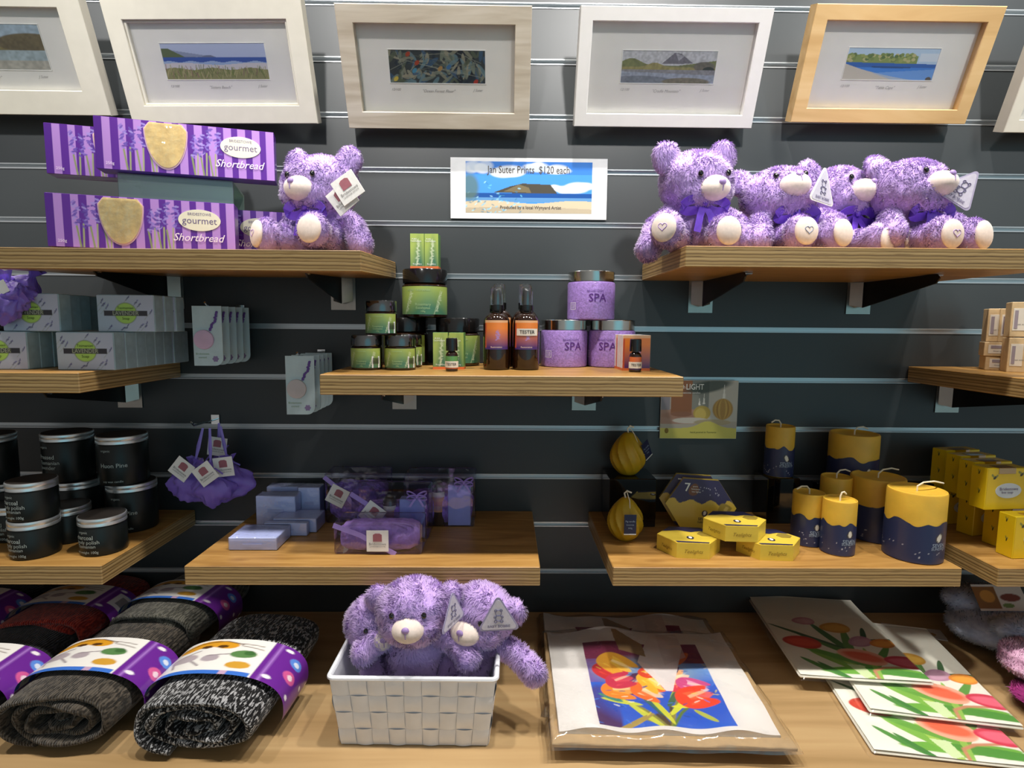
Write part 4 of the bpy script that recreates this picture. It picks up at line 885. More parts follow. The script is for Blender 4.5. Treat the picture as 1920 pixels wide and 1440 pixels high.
ORG = mat_film('purple organza', '#7a4fd6', 0.5, 0.05, haze=0.62, hazecol='#a07cf0', bump=(60, 0.8)); ORGI = mat('lavender buds', '#7d62c4', 0.9, var=0.4, vscale=300)
RIB = mat('lilac ribbon', '#8f7bd8', 0.35)
def lump(c, r, seed, amp=0.30, n=36, m=22, M=None, pinch=True, fr=3.2, boxy=1.0):
    """a crumpled bag: an ellipsoid pinched at the top, with folds"""
    mb = MB(); mb.ellipsoid((0, 0, 0), (1, 1, 1), n, m); P = np.array(mb.v); nr = P/np.linalg.norm(P, axis=1, keepdims=True)
    if boxy != 1.0: nb = np.sign(nr)*np.abs(nr)**boxy
    else: nb = nr
    d = wob(nr, fr, seed)[:, :1]*amp+0.08*np.abs(np.sin(7*np.arctan2(nr[:, 1:2], nr[:, 0:1])+seed))*np.clip(nr[:, 2:3]+0.4, 0, 1)
    P = nb*(1+d)
    if pinch: k = np.clip((P[:, 2]-0.1)/0.9, 0, 1); P[:, :2] *= (1-0.75*k**1.2)[:, None]
    P = P*np.array(r)+np.array(c); mb.v = [tuple(p) for p in P]
    if M is not None: mb.v = [tuple(M @ Vector(p)) for p in mb.v]
    return mb
def sachet(label, loc, rot, r=(0.030, 0.016, 0.030), seed=1, tagM=None, group=None, loop=0.05, cat='sachet'):
    t = thing('lavender_sachet', label, cat, loc, rot, group)
    part('organza_bag', lump((0, 0, -r[2]), r, seed, 0.34, 44, 28, fr=5.0), ORG, t); part('lavender_filling', lump((0, 0, -r[2]*1.12), (r[0]*0.8, r[1]*0.75, r[2]*0.7), seed+4, 0.12, 18, 12), ORGI, t)
    mb = MB(); V = []; n = 16
    for j, (rr, z) in enumerate([(0.004, -0.002), (0.009, 0.006), (0.014, 0.014)]):
        for i in range(n): q = 2*PI*i/n; V.append((rr*(1+0.35*math.sin(5*q+seed))*math.cos(q), rr*0.6*(1+0.35*math.cos(4*q))*math.sin(q), z+0.002*math.sin(3*q)))
    mb.add(V, [(j*n+i, j*n+(i+1) % n, (j+1)*n+(i+1) % n, (j+1)*n+i) for j in range(2) for i in range(n)]); part('frill', mb, ORG, t)
    if loop:
        mb = MB(); mb.ribbon([(0.001, -0.006, 0), (0.004, -0.005, loop*0.5), (0.001, 0.0, loop), (-0.003, 0.003, loop*0.5), (-0.001, 0.004, 0)], 0.004, 0.0005, (1, 0, 0.1))
        mb.ribbon([(0, -0.006, -0.001), (0.012, -0.009, 0.004), (0.026, -0.010, -0.006)], 0.003, 0.0005, (0, 0, 1)); mb.ribbon([(0, -0.006, -0.001), (-0.012, -0.009, 0.001), (-0.022, -0.010, -0.012)], 0.003, 0.0005, (0, 0, 1)); part('ribbon_loop', mb, RIB, t)
    if tagM is not None: tag_card(t, tagM, 0.036)
    return t
def TM(x, y, z, rz=0, ry=0): return Matrix.Translation((x, y, z)) @ Matrix.Rotation(rad(rz), 4, 'Z') @ Matrix.Rotation(rad(ry), 4, 'Y')
# small wicker basket of sachets at the left edge
bx = X(2, -0.16, ZM+0.08); zbk = ZM+hS
t = thing('wicker_basket', 'small dark brown wicker basket of purple sachets, cut off by the left edge', 'basket', (bx-0.002, -0.165, ZM+hS))
mb = MB(); mb.lathe([(0.030, 0.0), (0.034, 0.004), (0.040, 0.026), (0.041, 0.028), (0.037, 0.028), (0.031, 0.006), (0.02, 0.004)], 28)
for z in (0.006, 0.012, 0.018, 0.024): mb.tube([(( 0.035+z*0.2+0.001*math.sin(9*q))*math.cos(q), (0.035+z*0.2+0.001*math.sin(9*q))*math.sin(q), z) for q in [2*PI*k/36 for k in range(36)]], 0.0022, 6, closed=True)
part('woven_body', mb, mat('dark wicker', '#3c2a22', 0.7, var=0.4, vscale=200), t)
GP = 'purple organza sachets in the small basket'
for i, (px, py, Y, rx, sd) in enumerate([(-8, 522, -0.20, 10, 2), (62, 530, -0.19, 30, 5), (14, 540, -0.215, -20, 8), (38, 572, -0.222, -5, 11)]):
    p = A(px, py, Y); s_ = sachet(['purple organza sachet at the far left of the small wicker basket', 'purple organza sachet leaning out to the right of the small wicker basket', 'pale purple organza sachet on top of the pile with a white card, left edge', 'purple organza sachet spilling in front over the soap boxes, left edge'][i], (p[0], p[1], p[2]+0.012), (0, rad([0, 35, -25, 60][i]), 0), (0.026, 0.017, 0.026), sd, None, GP, 0)
    if i == 2: mb = MB(); mb.box(-0.016, 0.010, -0.019, -0.0182, -0.024, -0.004, 0.0004); part('white_card', mb, TAGW, s_, smooth=False)

# ------------------------------------------------------------------ hanging scented cards
def peg(label, x, z, length=0.10):
    t = thing('peg_hook', label, 'hook', (x, 0, z)); mb = MB(); mb.tube([(0, -0.0015, 0), (0, -length*0.9, 0.002), (0, -length, 0.010)], 0.0018, 8); mb2 = MB(); mb2.box(-0.008, 0.008, -0.0040, -0.0018, -0.010, 0.010, 0.0005)
    part('prong', mb, CHROME, t); part('back_plate', mb2, CHROME, t, smooth=False); return t
CARD = mat('pale mint card', '#c6d8dc', 0.35, coat=0.3)
def scent_card(label, loc, rot, disc, group):
    w, h = 0.050, 0.104; t = thing('scented_card', label, 'card', loc, rot, group)     # hangs from its top edge
    pts = [(-w/2, 0), (-w/2, -h), (w/2-0.014, -h)]+[(w/2-0.014+0.014*math.sin(q), -h+0.014-0.014*math.cos(q)) for q in [PI/2*k/6 for k in range(1, 7)]]+[(w/2, 0)]
    M = Matrix(((1, 0, 0, 0), (0, 0, 1, 0), (0, 1, 0, 0), (0, 0, 0, 1))); mb = MB(); mb.prism(pts, -0.001, 0.001, M); part('card', mb, CARD, t, smooth=False)
    mb = MB(); mb.lathe([(0.0165, 0), (0.0170, 0.001), (0.0165, 0.004), (0.014, 0.0046), (0.002, 0.0046)], 36, Matrix.Translation((-0.006, -0.001, -h*0.56)) @ Matrix.Rotation(PI/2, 4, 'X')); part('wax_disc', mb, disc, t)
    mb = MB(); r = random.Random(4)
    for i in range(14): mb.ellipsoid((0.006+i*0.0010+r.uniform(-0.002, 0.002), -0.0022, -h*0.40+i*0.0024), (0.0024, 0.0012, 0.0019), 8, 6)
    part('lavender_sprig', mb, mat('printed lavender', '#6a4a9c', 0.6), t)
    mb = MB(); mb.prism([(w*0.24+0.005*math.cos(q)*(1+0.15*math.cos(6*q)), -h*0.885+0.005*math.sin(q)*(1+0.15*math.cos(6*q))) for q in [2*PI*k/24 for k in range(24)]], -0.0014, -0.0011, M); part('emblem', mb, mat('mauve emblem ink', '#8d7aa6', 0.5), t, smooth=False)
    lettering([('Bridestowe', -0.010, -h*0.80, 0.005), ('scented', -0.010, -h*0.86, 0.0045)], on_flat(-0.0016), mat('faint green ink', '#93ad8f', 0.6), t); return t
PINKD = mat('pink wax disc', '#e0bcd8', 0.5); CREAMD = mat('cream wax disc', '#cfc4c4', 0.5)
zpA = Z0+0.5977-0.6+0.008; xA = -0.545
pA = A(398, 578, -0.135); peg('chrome peg hook holding the upper group of scented cards', float(A(452, 585, 0)[0]), float(pA[2])+0.0, 0.135)
pB = A(566, 672, -0.135); peg('chrome peg hook holding the lower group of scented cards by the middle shelf', float(A(604, 676, 0)[0]), float(pB[2]), 0.135)
sc = None
for gi, (pp, n, dsc, lab) in enumerate([(pA, 5, PINKD, 'upper'), (pB, 5, CREAMD, 'lower')]):
    xw = float(A([452, 604][gi], 600, 0)[0]); first = None
    for k in range(n):
        Y = -0.128+0.026*k; x = xw+(0.0 if gi else 0.0)+rnd.uniform(-0.001, 0.001)
        lb = ['scented card with a pink wax disc, front of the upper hanging group', 'scented card with a cream wax disc, front of the lower hanging group'][gi] if k == 0 else 'scented card hanging behind the front card of the %s group' % lab
        loc = (x, Y, float(pp[2])+0.004-0.0*k)
        if first is None: first = scent_card(lb, loc, rad(2), dsc, 'hanging scented cards, %s group' % lab)
        else: dup(first, lb, loc, rad(2+rnd.uniform(-2, 2)), 'hanging scented cards, %s group' % lab)

# ------------------------------------------------------------------ sachets on a hook above the lower shelves
pz = float(A(400, 786, 0)[2]); pxw = float(A(405, 786, 0)[0]); peg('chrome peg hook carrying the purple sachets', pxw, pz, 0.09)
GH = 'purple sachets hanging from a hook'
for i, (px, py, Y, sd, tm, lb) in enumerate([
    (365, 872, -0.085, 3, TM(-0.010, -0.024, -0.004, 0, 25), 'hanging purple sachet at the left, tag turned away'),
    (428, 868, -0.075, 6, TM(0.006, -0.030, -0.001, 0, 3), 'hanging purple sachet at the right with a square tag facing front'),
    (396, 880, -0.100, 9, TM(0.002, -0.024, -0.002, 0, -36), 'hanging purple sachet in front with a tag tilted like a diamond'),
    (412, 850, -0.045, 12, TM(0.002, -0.012, 0.016, 0, 8), 'hanging purple sachet at the back with its tag high up')]):
    p = A(px, py, Y); sachet(lb, (p[0], p[1], p[2]), (0, rad([14, -10, 0, 0][i]), 0), (0.036, 0.020, 0.034), sd, tm, GH, float(pz-p[2]))

# ------------------------------------------------------------------ black jars, lower left shelf
BJ = mat('black jar glass', '#171b1a', 0.34, coat=0.0, spec=0.35); RUB = mat('black lid top', '#2a2522', 0.45); ALID = mat('aluminium lid', '#e2e6e7', 0.28, 0.8)
TXJ = mat('grey jar print', '#a9b3b0', 0.5)
JT = {}
def black_jar(label, px, Y, Z, big, rot, txt=0, group='black jars with aluminium lids'):
    key = (big, txt); loc = (X(px, Y, Z+0.03), Y, Z)
    if key in JT: return dup(JT[key], label, loc, rot, group)
    r, h = (0.0405, 0.088) if big else (0.0345, 0.062); t = thing('black_jar', label, 'jar', loc, rot, group)
    hb2 = h-0.0135
    mb = MB(); mb.lathe([(r*0.9, 0), (r*0.96, 0.001), (r*0.985, 0.004), (r*0.985, hb2-0.003), (r*0.93, hb2)], 48); part('glass_body', mb, BJ, t)
    mb = MB(); mb.lathe([(r*0.95, hb2), (r*1.0, hb2+0.0008), (r*1.0, hb2+0.005), (r*0.985, hb2+0.006), (r*1.0, hb2+0.007), (r*1.0, h-0.0015), (r*0.985, h-0.0004), (r*0.955, h)], 48); part('lid', mb, ALID, t)
    mb = MB(); mb.lathe([(r*0.95, h-0.002), (r*0.95, h+0.0003), (r*0.2, h+0.0003)], 48); part('lid_top', mb, RUB, t)
    sets = [[('organic', -0.012, hb2*0.88, 0.006), ('Pressed', -0.008, hb2*0.64, 0.0105, 0, 1, 0.01), ('Tasmanian', -0.004, hb2*0.50, 0.0095), ('lavender', -0.007, hb2*0.38, 0.0095), ('net weight 200g', -0.008, hb2*0.14, 0.005)],
            [('organic', -0.010, hb2*0.86, 0.006), ('Huon Pine', 0.002, hb2*0.50, 0.0105, 0, 1, 0.01), ('soy wax candle', 0.0, hb2*0.12, 0.0055)],
            [('organic', -0.010, hb2*0.84, 0.006), ('charcoal', -0.009, hb2*0.66, 0.0095, 0, 1, 0.01), ('body polish', -0.004, hb2*0.50, 0.0085), ('Tasmanian', -0.006, hb2*0.36, 0.0075), ('net weight 100g', -0.006, hb2*0.16, 0.006)]]
    lettering(sets[txt], on_cyl(r+0.0004), TXJ, t); JT[key] = t; return t
hbig, hsm = 0.0885, 0.0625
L = black_jar
L('tall black jar at the left edge, lower of its stack', -8, -0.110, ZL, True, rad(-8), 0)
L('tall black jar at the left edge, upper of its stack', -18, -0.110, ZL+hbig, True, rad(-8), 0)
L('tall black jar in the middle of the back row, lower of its stack', 148, -0.085, ZL, True, rad(-5), 0)
L('tall black jar in the middle of the back row, upper of its stack', 130, -0.085, ZL+hbig, True, rad(-5), 0)
L('tall black jar under the Huon Pine jar, right stack', 250, -0.098, ZL, True, rad(8), 1)
L('tall black jar reading Huon Pine, upper jar of the right stack', 232, -0.104, ZL+hbig, True, rad(8), 1)
L('short black jar, front left, lower of the small stack', 66, -0.222, ZL, False, rad(-4), 2)
L('short black jar on top of the small front left stack', 62, -0.222, ZL+hsm, False, rad(-4), 2)
L('short black jar standing alone at the front right', 194, -0.206, ZL, False, rad(0), 2)
L('short black jar between the small stack and the right stack', 128, -0.158, ZL, False, rad(-6), 2)
L('short black jar behind the small stack at the left, mostly hidden', 32, -0.150, ZL, False, rad(-6), 2)

# ------------------------------------------------------------------ lilac soap boxes, lower centre
LIL = mat('lilac cardboard', '#c0caf6', 0.35, coat=0.2, var=0.03); WRAP = mat_film('cellophane', '#ffffff', 0.08, 0.08, bump=(70, 0.8))
def gift_block(label, loc, w, h, d, rot, group='lilac soap boxes in clear wrap'):
    t = thing('lilac_box', label, 'box', loc, rot, group); mb = MB(); mb.box(-w/2, w/2, -d/2, d/2, 0.0005, h, 0.001); part('carton', mb, LIL, t, smooth=False)
    mb = MB(); mb.box(-w/2-0.001, w/2+0.001, -d/2-0.001, d/2+0.001, 0.0002, h+0.0015, 0.002); part('clear_wrap', mb, WRAP, t, smooth=False)
    mb = MB(); mb.box(-w*0.2, w*0.2, -d/2-0.0016, -d/2-0.0013, h*0.46, h*0.56); part('faint_print', mb, mat('pale lilac ink 2', '#a9b0e0', 0.5), t, smooth=False); return t
def onL(px, py, d): p = B(px, py, ZL); return (p[0], p[1]+d/2, ZL)
f1 = onL(472, 1034, 0.070)
gift_block('flat lilac soap box, nearest the front left of the lower centre shelf', f1, 0.080, 0.022, 0.062, rad(0))
gift_block('flat lilac soap box behind and right of the nearest flat one', (f1[0]+0.030, f1[1]+0.040, ZL+0.0), 0.076, 0.024, 0.012, 0)
gift_block('flat lilac soap box touching the standing lilac boxes', (f1[0]+0.040, f1[1]+0.076, ZL), 0.078, 0.026, 0.050, 0)
u1 = onL(526, 974, 0.03)
gift_block('standing lilac box at the left of the lower centre shelf, front one', (X(524, -0.075, ZL), -0.075, ZL), S(73, -0.09, ZL), 0.056, 0.030, 0)
gift_block('standing lilac box beside the clear gift box, left group', (X(584, -0.048, ZL), -0.045, ZL), S(40, -0.06, ZL), 0.064, 0.028, 0)
gift_block('standing lilac box at the back of the left group, showing its top edge', (X(538, -0.025, ZL), -0.028, ZL), S(60, -0.03, ZL), 0.060, 0.026, 0)

# ------------------------------------------------------------------ clear gift boxes
PVC = mat_film('clear gift box plastic', '#f6f4fc', 0.06, 0.08, bump=(30, 0.35)); TISS = mat('purple shredded tissue', '#9472dc', 0.6, var=0.5, vscale=120, bump=(150, 1.0, 0.004)); TISS2 = mat('mauve tissue', '#a685cf', 0.6, var=0.3, vscale=60, bump=(60, 1.0, 0.006))
BLUEB = mat('periwinkle carton', '#a3afee', 0.4); VRIB = mat('lilac satin bow', '#a78fdc', 0.25)
def bow(c, s, m, parent, tails=True):
    bw = MB(); c = Vector(c)
    for sx in (-1, 1):
        for up in (0.5, -0.15):
            pts = [c+Vector((sx*s*(1-math.cos(q))/2, -0.1*s*math.sin(q)-0.003, s*0.28*math.sin(q)+s*up*(1-math.cos(q))/2)) for q in [2*PI*k/16 for k in range(17)]]; bw.ribbon(pts, s*0.22, 0.0004, (0, -0.6, 1))
        bw.ribbon([c, c+Vector((sx*s*0.4, -0.003, -s*0.5)), c+Vector((sx*s*0.7, -0.004, -s*1.0))], s*0.22, 0.0004, (1, 0, 0))
    bw.ellipsoid(tuple(c+Vector((0, -0.003, 0))), (s*0.14,)*3, 10, 8); return part('ribbon_bow', bw, m, parent)
def gift_box(label, loc, w, h, d, rot, fill, has_soap=True, has_tube=True, tagpos=None, bowpos=None, ribbon=True):
    t = thing('clear_gift_box', label, 'gift box', loc, rot, 'clear lavender gift boxes'); b = 0.0012
    mb = MB(); mb.box(-w/2, w/2, -d/2, d/2, 0.0003, h, 0.003); part('clear_box', mb, PVC, t, smooth=False)
    part('shredded_filling', lump((0, 0, h*fill*0.5+0.001), (w*0.45, d*0.42, h*fill*0.47), int(w*1000), 0.07, 40, 24, None, False, 6.0, 0.45), TISS if fill < 0.8 else TISS2, t)
    if has_soap:
        mb = MB(); mb.box(w*0.12, w*0.44, -d*0.46, -d*0.10, 0.002, h*0.80, 0.001); part('boxed_soap', mb, BLUEB, t, smooth=False)
    if has_tube:
        cx = -w*0.02; a = Art(24, 34, '#d9a070', 0.7); a.rect(0, 0.75, 1, 1, '#e2dccd'); a.rect(0, 0.3, 1, 0.55, '#c66a44'); a.ell(0.5, 0.45, 0.2, 0.3, '#8d6fb0', 0, 0.6, 0.5)
        mb = MB(); mb.lathe([(0.0105, 0.002), (0.012, 0.004), (0.012, h*0.74), (0.008, h*0.82), (0.006, h*0.84)], 24, Matrix.Translation((cx, -d*0.28, 0))); part('balm_bottle', mb, AMB, t)
        printed('bottle_label', a, lambda u, v: (cx+0.0125*math.sin(-1.2+2.4*u), -d*0.28-0.0125*math.cos(-1.2+2.4*u), h*0.28+h*0.38*v), LABEL, t)
    if ribbon:
        mb = MB(); y = -d/2-0.0008; mb.ribbon([(-w*0.5, y, h*0.92), (-w*0.2, y, h*0.62), (w*0.06, y, h*0.22), (w*0.2, y, 0.001)], 0.0085, 0.0004, (0.7, 0, 0.7)); part('ribbon_band', mb, VRIB, t)
    if bowpos: bow(bowpos, 0.017, VRIB, t)
    if tagpos is not None: tag_card(t, tagpos, 0.036)
    return t
gift_box('clear gift box of mauve tissue lying in front, square white tag at its centre', (X(715, -0.20, ZL), -0.196, ZL), S(165, -0.225, ZL+0.03), 0.054, 0.058, rad(0), 0.85, False, False, TM(0.0, -0.0308, 0.024), None, True)
gift_box('clear gift box with orange bottle and blue soap, directly behind the front gift box', (X(738, -0.125, ZL+0.04), -0.128, ZL), 0.136, 0.090, 0.060, rad(0), 0.65, True, True, TM(-0.030, -0.0318, 0.047, 0, 38), (0.048, -0.031, 0.078))
gift_box('clear gift box at back left, purple filling and a tilted white tag', (X(672, -0.060, ZL+0.04), -0.050, ZL), 0.118, 0.098, 0.055, rad(0), 0.75, False, False, TM(-0.034, -0.0295, 0.054, 0, 28), None)
gift_box('clear gift box at back right with blue carton and lilac bow', (X(826, -0.075, ZL+0.04), -0.066, ZL), 0.132, 0.100, 0.060, rad(0), 0.6, True, True, None, (0.046, -0.032, 0.086), False)

# ------------------------------------------------------------------ candles and tea lights, lower right
WAX = mat('beeswax', '#dcb03c', 0.45, var=0.10, vscale=30, sub=0.15, bump=(60, 0.25, 0.002)); WICK = mat('white wick', '#e9dfc6', 0.7)
NAVY = mat_attr('navy sleeve', 0.4, 0.15)
def drip(u, seed): return 0.93+0.045*np.sin(2*PI*u*4+seed)+0.035*np.sin(2*PI*u*7+seed*2)-0.03*np.abs(np.sin(2*PI*u*5.5+seed))
def pillar(label, loc, r, h, rot, seed=0, lab=0.62, wick=(0.3, 0.0), group='beeswax pillar candles in navy sleeves'):
    t = thing('pillar_candle', label, 'candle', loc, rot, group)
    mb = MB(); mb.lathe([(r*0.94, 0), (r*0.985, 0.001), (r, 0.004), (r, h-0.003), (r*0.975, h-0.0006), (r*0.93, h), (r*0.86, h-0.0025), (r*0.4, h-0.004), (r*0.05, h-0.004)], 56); part('wax', mb, WAX, t)
    nu, nv = 150, 40; hl = h*lab; r2 = r+0.0006
    a = Art(nu, nv, '#2a3358', 2*PI*r/hl); rr = random.Random(seed)
    for i in range(44): a.ell(rr.random(), rr.uniform(0.1, 0.45), 0.012*rr.uniform(0.5, 1.3), 0.012*rr.uniform(0.5, 1.3), '#c9c9d2', 0, 0.9, 0.5)
    for uc in (0.5,):
        a.ell(uc, 0.66, 0.095, 0.105, '#39322f'); a.ell(uc, 0.66, 0.055, 0.09, '#e8e4d6', 0, 1.0)
    def fn(u, v):
        q = PI*(2*u-1)*0.999; top = float(drip(u, seed)); return (r2*math.sin(q), -r2*math.cos(q), 0.0015+hl*top*v)
    printed('navy_sleeve', a, fn, NAVY, t)
    lettering([('SEVEN', 0, hl*0.46, 0.0085, 0, 1, 0.01), ('SUNDAYS', 0, hl*0.38, 0.006, 0, 1, 0.01)], on_cyl(r2+0.0006), mat('pale blue ink', '#9fb0c4', 0.5), t)
    mb = MB(); wl = 0.026; mb.tube([(0, 0, h-0.006), (0, 0, h+0.004), (wick[0]*0.012, wick[1]*0.012, h+0.010), (wick[0]*0.035, wick[1]*0.035, h+0.011), (wick[0]*0.055, wick[1]*0.055, h+0.007)], 0.0014, 7); part('wick', mb, WICK, t)
    return t
def onC(px, py, r): p = B(px, py, ZL); v = np.array([p[0], p[1]+DIST]); v /= np.linalg.norm(v); return (p[0]+v[0]*r, p[1]+v[1]*r, ZL)
rB = S(97, -0.22, ZL+0.06)/2
pillar('thick beeswax candle in a navy sleeve, biggest and nearest, right end of the shelf', onC(1708, 1056, rB), rB, 0.114, rad(15), 1, wick=(0.9, -0.1))
rC = S(90, -0.12, ZL+0.06)/2
pillar('thick beeswax candle just behind the biggest one, to its left', onC(1637, 1019, rC), rC, 0.113, rad(18), 4, wick=(0.9, 0.0))
rS = S(58, -0.20, ZL+0.05)/2
pillar('slim beeswax candle in a navy sleeve, front one of the slim group', onC(1568, 1043, rS), rS, 0.092, rad(10), 2, wick=(0.2, 0.0))
pillar('slim beeswax candle at the left of the slim group', onC(1511, 1026, rS), rS, 0.092, rad(6), 6, wick=(-0.5, -0.1))
pillar('slim beeswax candle at the back of the slim group, mostly hidden', (X(1566, -0.120, ZL+0.05), -0.118, ZL), rS, 0.108, rad(10), 8, wick=(0.5, 0.0))
GLB = mat('black gloss acrylic', '#0b0b0c', 0.05, coat=0.5)
def riser(label, x, y, w, d, h):
    t = thing('display_riser', label, 'riser', (x, y, ZL), 0); mb = MB(); mb.box(-w/2, w/2, -d/2, d/2, 0, h, 0.001); part('acrylic_block', mb, GLB, t, smooth=False); return t
xr = X(1458, -0.045, ZL+0.08); riser('black gloss display block under the slim candle at the back', xr, -0.040, 0.062, 0.062, float(A(1458, 893, -0.055)[2]-ZL))
zr = float(A(1458, 893, -0.055)[2]); rS2 = S(51, -0.045, zr+0.04)/2
pillar('slim beeswax candle raised on a black block at the back of the shelf', (xr, -0.045, zr+0.0005), rS2, 0.098, rad(4), 3, wick=(-0.4, -0.1))
rB2 = S(84, -0.05, ZL+0.1)/2; zr2 = float(A(1595, 925, -0.09)[2]); xr2 = X(1595, -0.052, zr2)
riser('black gloss display block under the thick candle at the back', xr2, -0.050, 0.096, 0.096, zr2-ZL)
pillar('thick beeswax candle raised on a black block at the back of the shelf', (xr2, -0.052, zr2+0.0005), rB2, 0.109, rad(6), 5, wick=(0.5, 0.0))
# fluted fig-shaped candles
def fluted(label, loc, s, rot, tagside):
    t = thing('fluted_candle', label, 'candle', loc, rot, 'fluted beeswax candles with swing tags')
    V = []; Fc = []; n, m = 120, 34
    for j in range(m+1):
        v = j/m; z = v*1.0; rr = 0.5*math.sin(PI*min(1, (v+0.03))**0.80)**0.75 if v < 0.995 else 0.02
        rr = 0.40*(math.sin(PI*(0.06+0.90*v)**0.86))**0.72
        for i in range(n):
            q = 2*PI*i/n+1.1*v; fl = 1-0.12*abs(math.sin(5.5*q))**0.7*math.sin(PI*min(1, v*1.05)) ; V.append((s*rr*fl*math.cos(2*PI*i/n), s*rr*fl*math.sin(2*PI*i/n), s*z*0.92))
    for j in range(m):
        for i in range(n): Fc.append((j*n+i, j*n+(i+1) % n, (j+1)*n+(i+1) % n, (j+1)*n+i))
    Fc.append(tuple(range(n))[::-1]); Fc.append(tuple(m*n+i for i in range(n)))
    mk('wax', V, Fc, mat('dark beeswax', '#c09a1c', 0.42, var=0.08, vscale=40, sub=0.1), t)
    mb = MB(); h = s*0.92; mb.tube([(0, 0, h-0.004), (-0.003, 0, h+0.008), (0.001, -0.002, h+0.013), (0.009, -0.004, h+0.010)], 0.0015, 7); mb.tube([(0.001, -0.002, h+0.010), (0.004, -0.012, h-0.002), (0.003, -0.5*s*0.5, h-0.016)], 0.0009, 6); part('wick', mb, WICK, t)
    M = TM(*tagside); mb = MB(); mb.box(-0.0105, 0.0105, -0.001, 0.0, -0.034, 0.0, 0.0003, M=M); tg = part('swing_tag', mb, mat('navy tag', '#20284a', 0.35), t, smooth=False)
    mb = MB(); mb.box(-0.0105, 0.0105, -0.0015, 0.0005, -0.0355, -0.0340, M=M); part('white_tag_edge', mb, TAGW, tg, smooth=False)
    lettering([('Fig candle', 0, -0.012, 0.0042), ('beeswax', 0, -0.018, 0.0038), ('350g', 0, -0.024, 0.0038)], lambda x, z: M @ Vector((x, -0.0012, z)), mat('pale blue ink', '#9fb0c4', 0.5), tg)
    return t
pf = B(1176, 1018, ZL); fluted('fluted fig-shaped yellow candle standing on the left front of the candle shelf', (pf[0], pf[1]+0.020, ZL), 0.082, 0, (0.001, -0.034, 0.056, 0, 0))
zf = float(A(1178, 893, -0.075)[2]); xf = X(1180, -0.062, zf+0.03)
riser('black gloss display block under the raised fig candle, far left of the shelf', xf+0.002, -0.052, 0.088, 0.080, zf-ZL-0.0005)
fluted('fluted fig-shaped yellow candle raised on the black block, tag blown to the right', (xf-0.002, -0.058, zf+0.0005), 0.088, rad(30), (0.012, -0.030, 0.066, 10, -28))
# hexagonal tea light boxes
def hexbox_art():
    a = Art(90, 80, '#e3bd3f', 1.15); a.below(lambda u: 0*u+2, '#e2bf46'); a.put((a.V > 0.60+0.05*np.sin(a.U*22)-0.04*np.abs(np.sin(a.U*13))).astype(float), '#33305a')
    a.rect(0, 0, 1, 0.07, '#33305a'); r = random.Random(6)
    for i in range(14): a.ell(r.uniform(0.45, 0.9), r.uniform(0.65, 0.9), 0.008, 0.008, '#d9d9e6', 0, 0.9, 0.4)
    a.ell(0.36, 0.80, 0.11, 0.11, '#7a4a25'); a.ell(0.57, 0.36, 0.052, 0.055, '#2f2a40'); a.ell(0.57, 0.365, 0.026, 0.038, '#f0ead8'); a.ell(0.85, 0.47, 0.10, 0.10, '#a58e3c'); a.ell(0.87, 0.47, 0.03, 0.05, '#c9b060'); return a
YC = mat('yellow carton', '#e2c548', 0.35, coat=0.2); 
def hexprism(r, d, sq=1.0, elong=1.22):
    return [(r*elong*math.cos(PI/3*k), r*math.sin(PI/3*k)*sq) for k in range(6)]
def hex_flat(label, px, py, rot, Zb=None, Y=None):
    r, h = 0.043, 0.026; Zb = ZL if Zb is None else Zb; p = B(px, py, ZL) if Y is None else (X(px, Y, Zb), Y, Zb)
    t = thing('tealight_box', label, 'box', (p[0], (p[1]+0.036 if Y is None else Y), Zb), rot, 'hexagonal tea light boxes')
    pts = hexprism(r, h); mb = MB(); mb.prism(pts, 0, h); part('carton', mb, YC, t, smooth=False)
    # printed lid
    mb = MB(); mb.prism([(x*0.98, y*0.98) for x, y in pts if True], h, h+0.0003); part('lid_print', mb, YC, t, smooth=False)
    mb = MB(); ys = r*math.sin(PI/3); mb.add([(-r*1.22*0.5*1.0, ys*0.99, h+0.0006), (r*1.22*0.5, ys*0.99, h+0.0006), (r*1.22*0.74, ys*0.45, h+0.0006), (r*0.5, ys*0.52, h+0.0006), (r*0.15, ys*0.35, h+0.0006), (-r*0.35, ys*0.55, h+0.0006), (-r*1.22*0.80, ys*0.35, h+0.0006)], [(0, 6, 5, 4, 3, 2, 1)])
    mb.add([(-r*0.58, -ys*0.97, h+0.0006), (r*0.58, -ys*0.97, h+0.0006), (r*0.64, -ys*0.84, h+0.0006), (-r*0.64, -ys*0.80, h+0.0006)], [(0, 1, 2, 3)]); part('navy_band', mb, mat('navy ink', '#2c2a4e', 0.4), t, smooth=False)
    mb = MB(); mb.ellipsoid((0.0, -ys*0.35, h+0.0006), (0.006, 0.007, 0.0004), 16, 6); e = part('dark_seal', mb, mat('dark seal', '#2f2a40', 0.4), t); mb = MB(); mb.ellipsoid((0.0, -ys*0.35, h+0.001), (0.003, 0.0048, 0.0004), 14, 6); part('flame_mark', mb, TAGW, e)
    mb = MB(); mb.prism([(0.028+0.013*math.cos(PI/3*k), 0.006+0.011*math.sin(PI/3*k)) for k in range(6)], h+0.0004, h+0.0009); part('window', mb, mat('amber window', '#a58e3c', 0.1, coat=0.5), t, smooth=False)
    lettering([('Tealights', 0, h*0.45, 0.0085, 0.4)], on_flat(-ys-0.0005), mat('ochre ink', '#8f7426', 0.5), t)
    a6 = math.atan2(ys, -(r*0.61)); lettering([('Tealights', 0, h*0.45, 0.0075, 0.4)], lambda x, z: Vector((-r*1.22*0.75-0.0005+x*0.577*0.9+0.0, -ys*0.5-x*0.8*1.0-0.0006, z)), mat('ochre ink', '#8f7426', 0.5), t, 'side_lettering')
    return t
